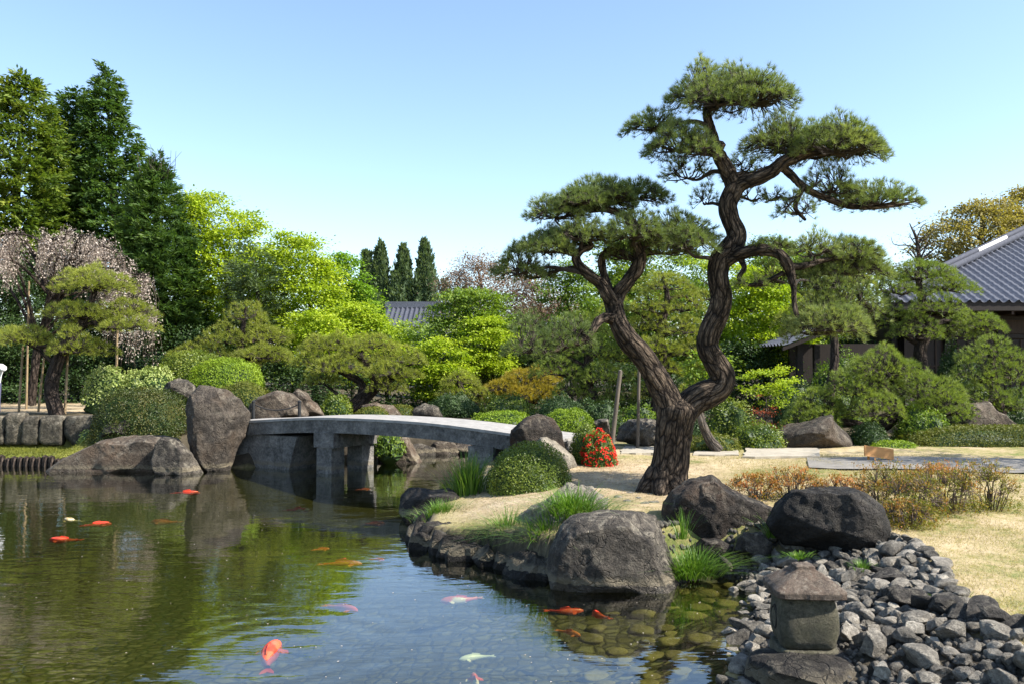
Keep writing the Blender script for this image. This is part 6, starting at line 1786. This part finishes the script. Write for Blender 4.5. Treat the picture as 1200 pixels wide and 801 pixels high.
# floating petals and specks
n = 200
x = rng.uniform(0, 880, n); y = 560 + 240 * rng.uniform(0, 1, n)
P0 = gnd(x, y, .004); ok = sdist(P0[:, 0], P0[:, 1]) < -.15; P0 = P0[ok]; n = len(P0)
a_ = rng.uniform(0, 6.28, n); r_ = rng.uniform(.005, .013, n)[:, None]
u_ = np.stack([np.cos(a_), np.sin(a_), np.zeros(n)], 1); w_ = np.stack([-np.sin(a_), np.cos(a_), np.zeros(n)], 1)
V = np.stack([P0 + u_ * r_, P0 + w_ * r_ * .6 + [0, 0, .003], P0 - u_ * r_, P0 - w_ * r_ * .6 + [0, 0, .003]], 1).reshape(-1, 3)
mb = MB(); mb.add(V, np.arange(n * 4).reshape(-1, 4), np.repeat(rng.uniform(.5, 1, n), 4))
tag(mb.build('petals', M['fl_pink']), 'pale petals floating on the pond', None, None, 'stuff')


# ================================================================== KOI
def koimat(name, a, b, amt, scale=5):
    m, nt, out = newmat(name)
    nz = noise(nt, objco(nt), scale, 3, .5)
    c = ramp(nt, nz, [(max(amt - .03, 0), a), (min(amt + .03, 1), b)])
    princ(nt, out, c, .35, None, .5)
    return m


KM = {'red': koimat('koi_red', (.62, .05, .02), (.78, .12, .05), .5), 'orange': koimat('koi_orange', (.55, .10, .02), (.75, .22, .05), .5),
      'pink': koimat('koi_red_white', (.75, .14, .09), (.80, .66, .58), .52), 'white': koimat('koi_white', (.72, .70, .64), (.62, .50, .40), .62), 'gold': koimat('koi_gold', (.62, .42, .16), (.75, .62, .38), .5),
      'faint': koimat('koi_brown_red', (.30, .06, .02), (.42, .12, .04), .5)}


def koi(label, x, y, L, ang, m, bend=.25, zz=-.05, big=1.0):
    p = gnd(x, y, zz)
    root = empty('koi', p, label, 'fish', 'koi swimming in the pond')
    n, sd = 26, 14
    t = np.linspace(0, 1, n)
    prof = np.interp(t, [0, .04, .12, .25, .4, .6, .8, .92, 1], [.012, .045, .078, .098, .10, .075, .042, .028, .03]) * L * big
    yb = bend * L * .35 * np.sin(t * math.pi * 1.2) * (t + .15)
    ca, sa = math.cos(ang), math.sin(ang)

    def pl(lx, ly, lz):
        return p + np.stack([lx * ca - ly * sa, lx * sa + ly * ca, lz], -1)
    th = np.linspace(0, 2 * math.pi, sd, endpoint=False)
    lx = (.5 - t)[:, None] * L + 0 * th; ly = yb[:, None] + prof[:, None] * np.cos(th); lz = prof[:, None] * 1.15 * np.sin(th) * np.where(t[:, None] > .9, 1.3, 1)
    V = pl(lx, ly, lz).reshape(-1, 3)
    i = np.arange(n * sd).reshape(n, sd)
    q = np.stack([i[:-1], np.roll(i[:-1], -1, 1), np.roll(i[1:], -1, 1), i[1:]], -1).reshape(-1, 4)
    mb = MB(); mb.add(V, q)
    mb.add(np.vstack([V[:sd], V[:sd].mean(0)[None]]), [[k, sd, (k + 1) % sd] for k in range(sd)])
    mb.build('body', KM[m], root, True)

    def fin(pts, nm, thick=.006):
        pts = np.array(pts, float)
        a = pl(pts[:, 0], pts[:, 1], pts[:, 2] + thick / 2); b = pl(pts[:, 0], pts[:, 1], pts[:, 2] - thick / 2)
        k = len(pts); V = np.vstack([a, b, a.mean(0)[None], b.mean(0)[None]])
        f = [[j, (j + 1) % k, 2 * k] for j in range(k)] + [[k + (j + 1) % k, k + j, 2 * k + 1] for j in range(k)] + [[j, k + j, k + (j + 1) % k] for j in range(k)] + [[j, k + (j + 1) % k, (j + 1) % k] for j in range(k)]
        mb = MB(); mb.add(V, f); mb.build(nm, KM[m], root)
    e = yb[-1]; z0 = 0
    fin([(-.47 * L, e - .02 * L, z0), (-.60 * L, e - .09 * L, z0), (-.68 * L, e - .10 * L, z0), (-.60 * L, e, z0), (-.68 * L, e + .08 * L, z0), (-.58 * L, e + .07 * L, z0), (-.47 * L, e + .02 * L, z0)], 'tail_fin')
    for s_ in (-1, 1):
        b_ = yb[6]
        fin([(.30 * L, b_ + s_ * .08 * L, 0), (.25 * L, b_ + s_ * .20 * L, -.01), (.17 * L, b_ + s_ * .22 * L, -.015), (.15 * L, b_ + s_ * .13 * L, -.01), (.20 * L, b_ + s_ * .08 * L, 0)], 'side_fin')
    # dorsal fin as an upright ridge
    pts = np.array([(.12, 0, .10), (.06, 0, .15), (-.08, 0, .13), (-.2, 0, .10), (-.2, 0, .06), (.1, 0, .07)]) * L
    yy = np.interp(.5 - pts[:, 0] / L, t, yb)
    a = pl(pts[:, 0], yy + .003, pts[:, 2]); b = pl(pts[:, 0], yy - .003, pts[:, 2]); k = len(pts)
    mb = MB(); mb.add(np.vstack([a, b]), [[j, k + j, k + (j + 1) % k, (j + 1) % k] for j in range(k)])
    mb.add(np.vstack([a, a.mean(0)[None]]), [[j, (j + 1) % k, k] for j in range(k)]); mb.add(np.vstack([b, b.mean(0)[None]]), [[(j + 1) % k, j, k] for j in range(k)])
    mb.build('back_fin', KM[m], root)


PI = math.pi
koi('big red koi making ripples in the reflected sky at the lower left', 318, 768, .66, PI * .5 + .1, 'red', .2, -.035, 1.15)
koi('long coral red koi alone in the reflected blue left of centre', 402, 712, .40, -.5, 'red', .12, -.07)
koi('red and white koi pointing down-left in the reflected sky', 538, 702, .42, PI + .25, 'pink', .2, -.07)
koi('silvery white koi at the bottom middle', 556, 770, .28, PI + .35, 'white', -.2, -.05)
koi('red and white koi cut by the bottom edge', 558, 798, .34, PI * .5 + .2, 'pink', .1, -.05)
koi('bright red koi with broad head before the blocky boulder', 703, 720, .26, PI * .5 + .5, 'red', .3, -.035, 1.3)
koi('slim red koi just left of the broad red koi', 664, 715, .36, 0.05, 'red', -.3, -.05, .8)
koi('small orange koi below the slim red koi', 668, 741, .25, -.7, 'orange', .2, -.05)
koi('red koi with raised back beside the pale koi at upper left', 115, 614, .40, .35, 'red', .2, -.03)
koi('pale golden koi left of the red pair', 84, 609, .38, PI - .5, 'gold', .3, -.02)
koi('flat red koi lowest of the left group', 74, 632, .42, PI, 'red', .1, -.03)
koi('slim red koi swimming below the pointed dark rock', 220, 577, .50, 0, 'red', .1, -.03, .8)
koi('faint brownish koi under the reflection of the low flat rock', 192, 611, .45, PI, 'faint', .1, -.12)
koi('orange koi below the bridge reflection, upper of three', 377, 643, .22, 0.3, 'orange', .2, -.04)
koi('long orange koi below the bridge reflection, middle of three', 402, 660, .50, 0.02, 'orange', .1, -.07, .8)
koi('short red koi at the right of the group below the bridge', 443, 655, .18, -.2, 'red', .2, -.04, 1.2)
koi('pale slim koi in the dark water below the bridge deck', 350, 597, .42, 0, 'pink', .1, -.06, .8)
koi('little orange koi at the foot of the bridge pier', 427, 573, .26, .1, 'orange', .1, -.04)
koi('faint red koi in the shade off the dark bank stone', 440, 613, .34, 0, 'faint', .1, -.08)
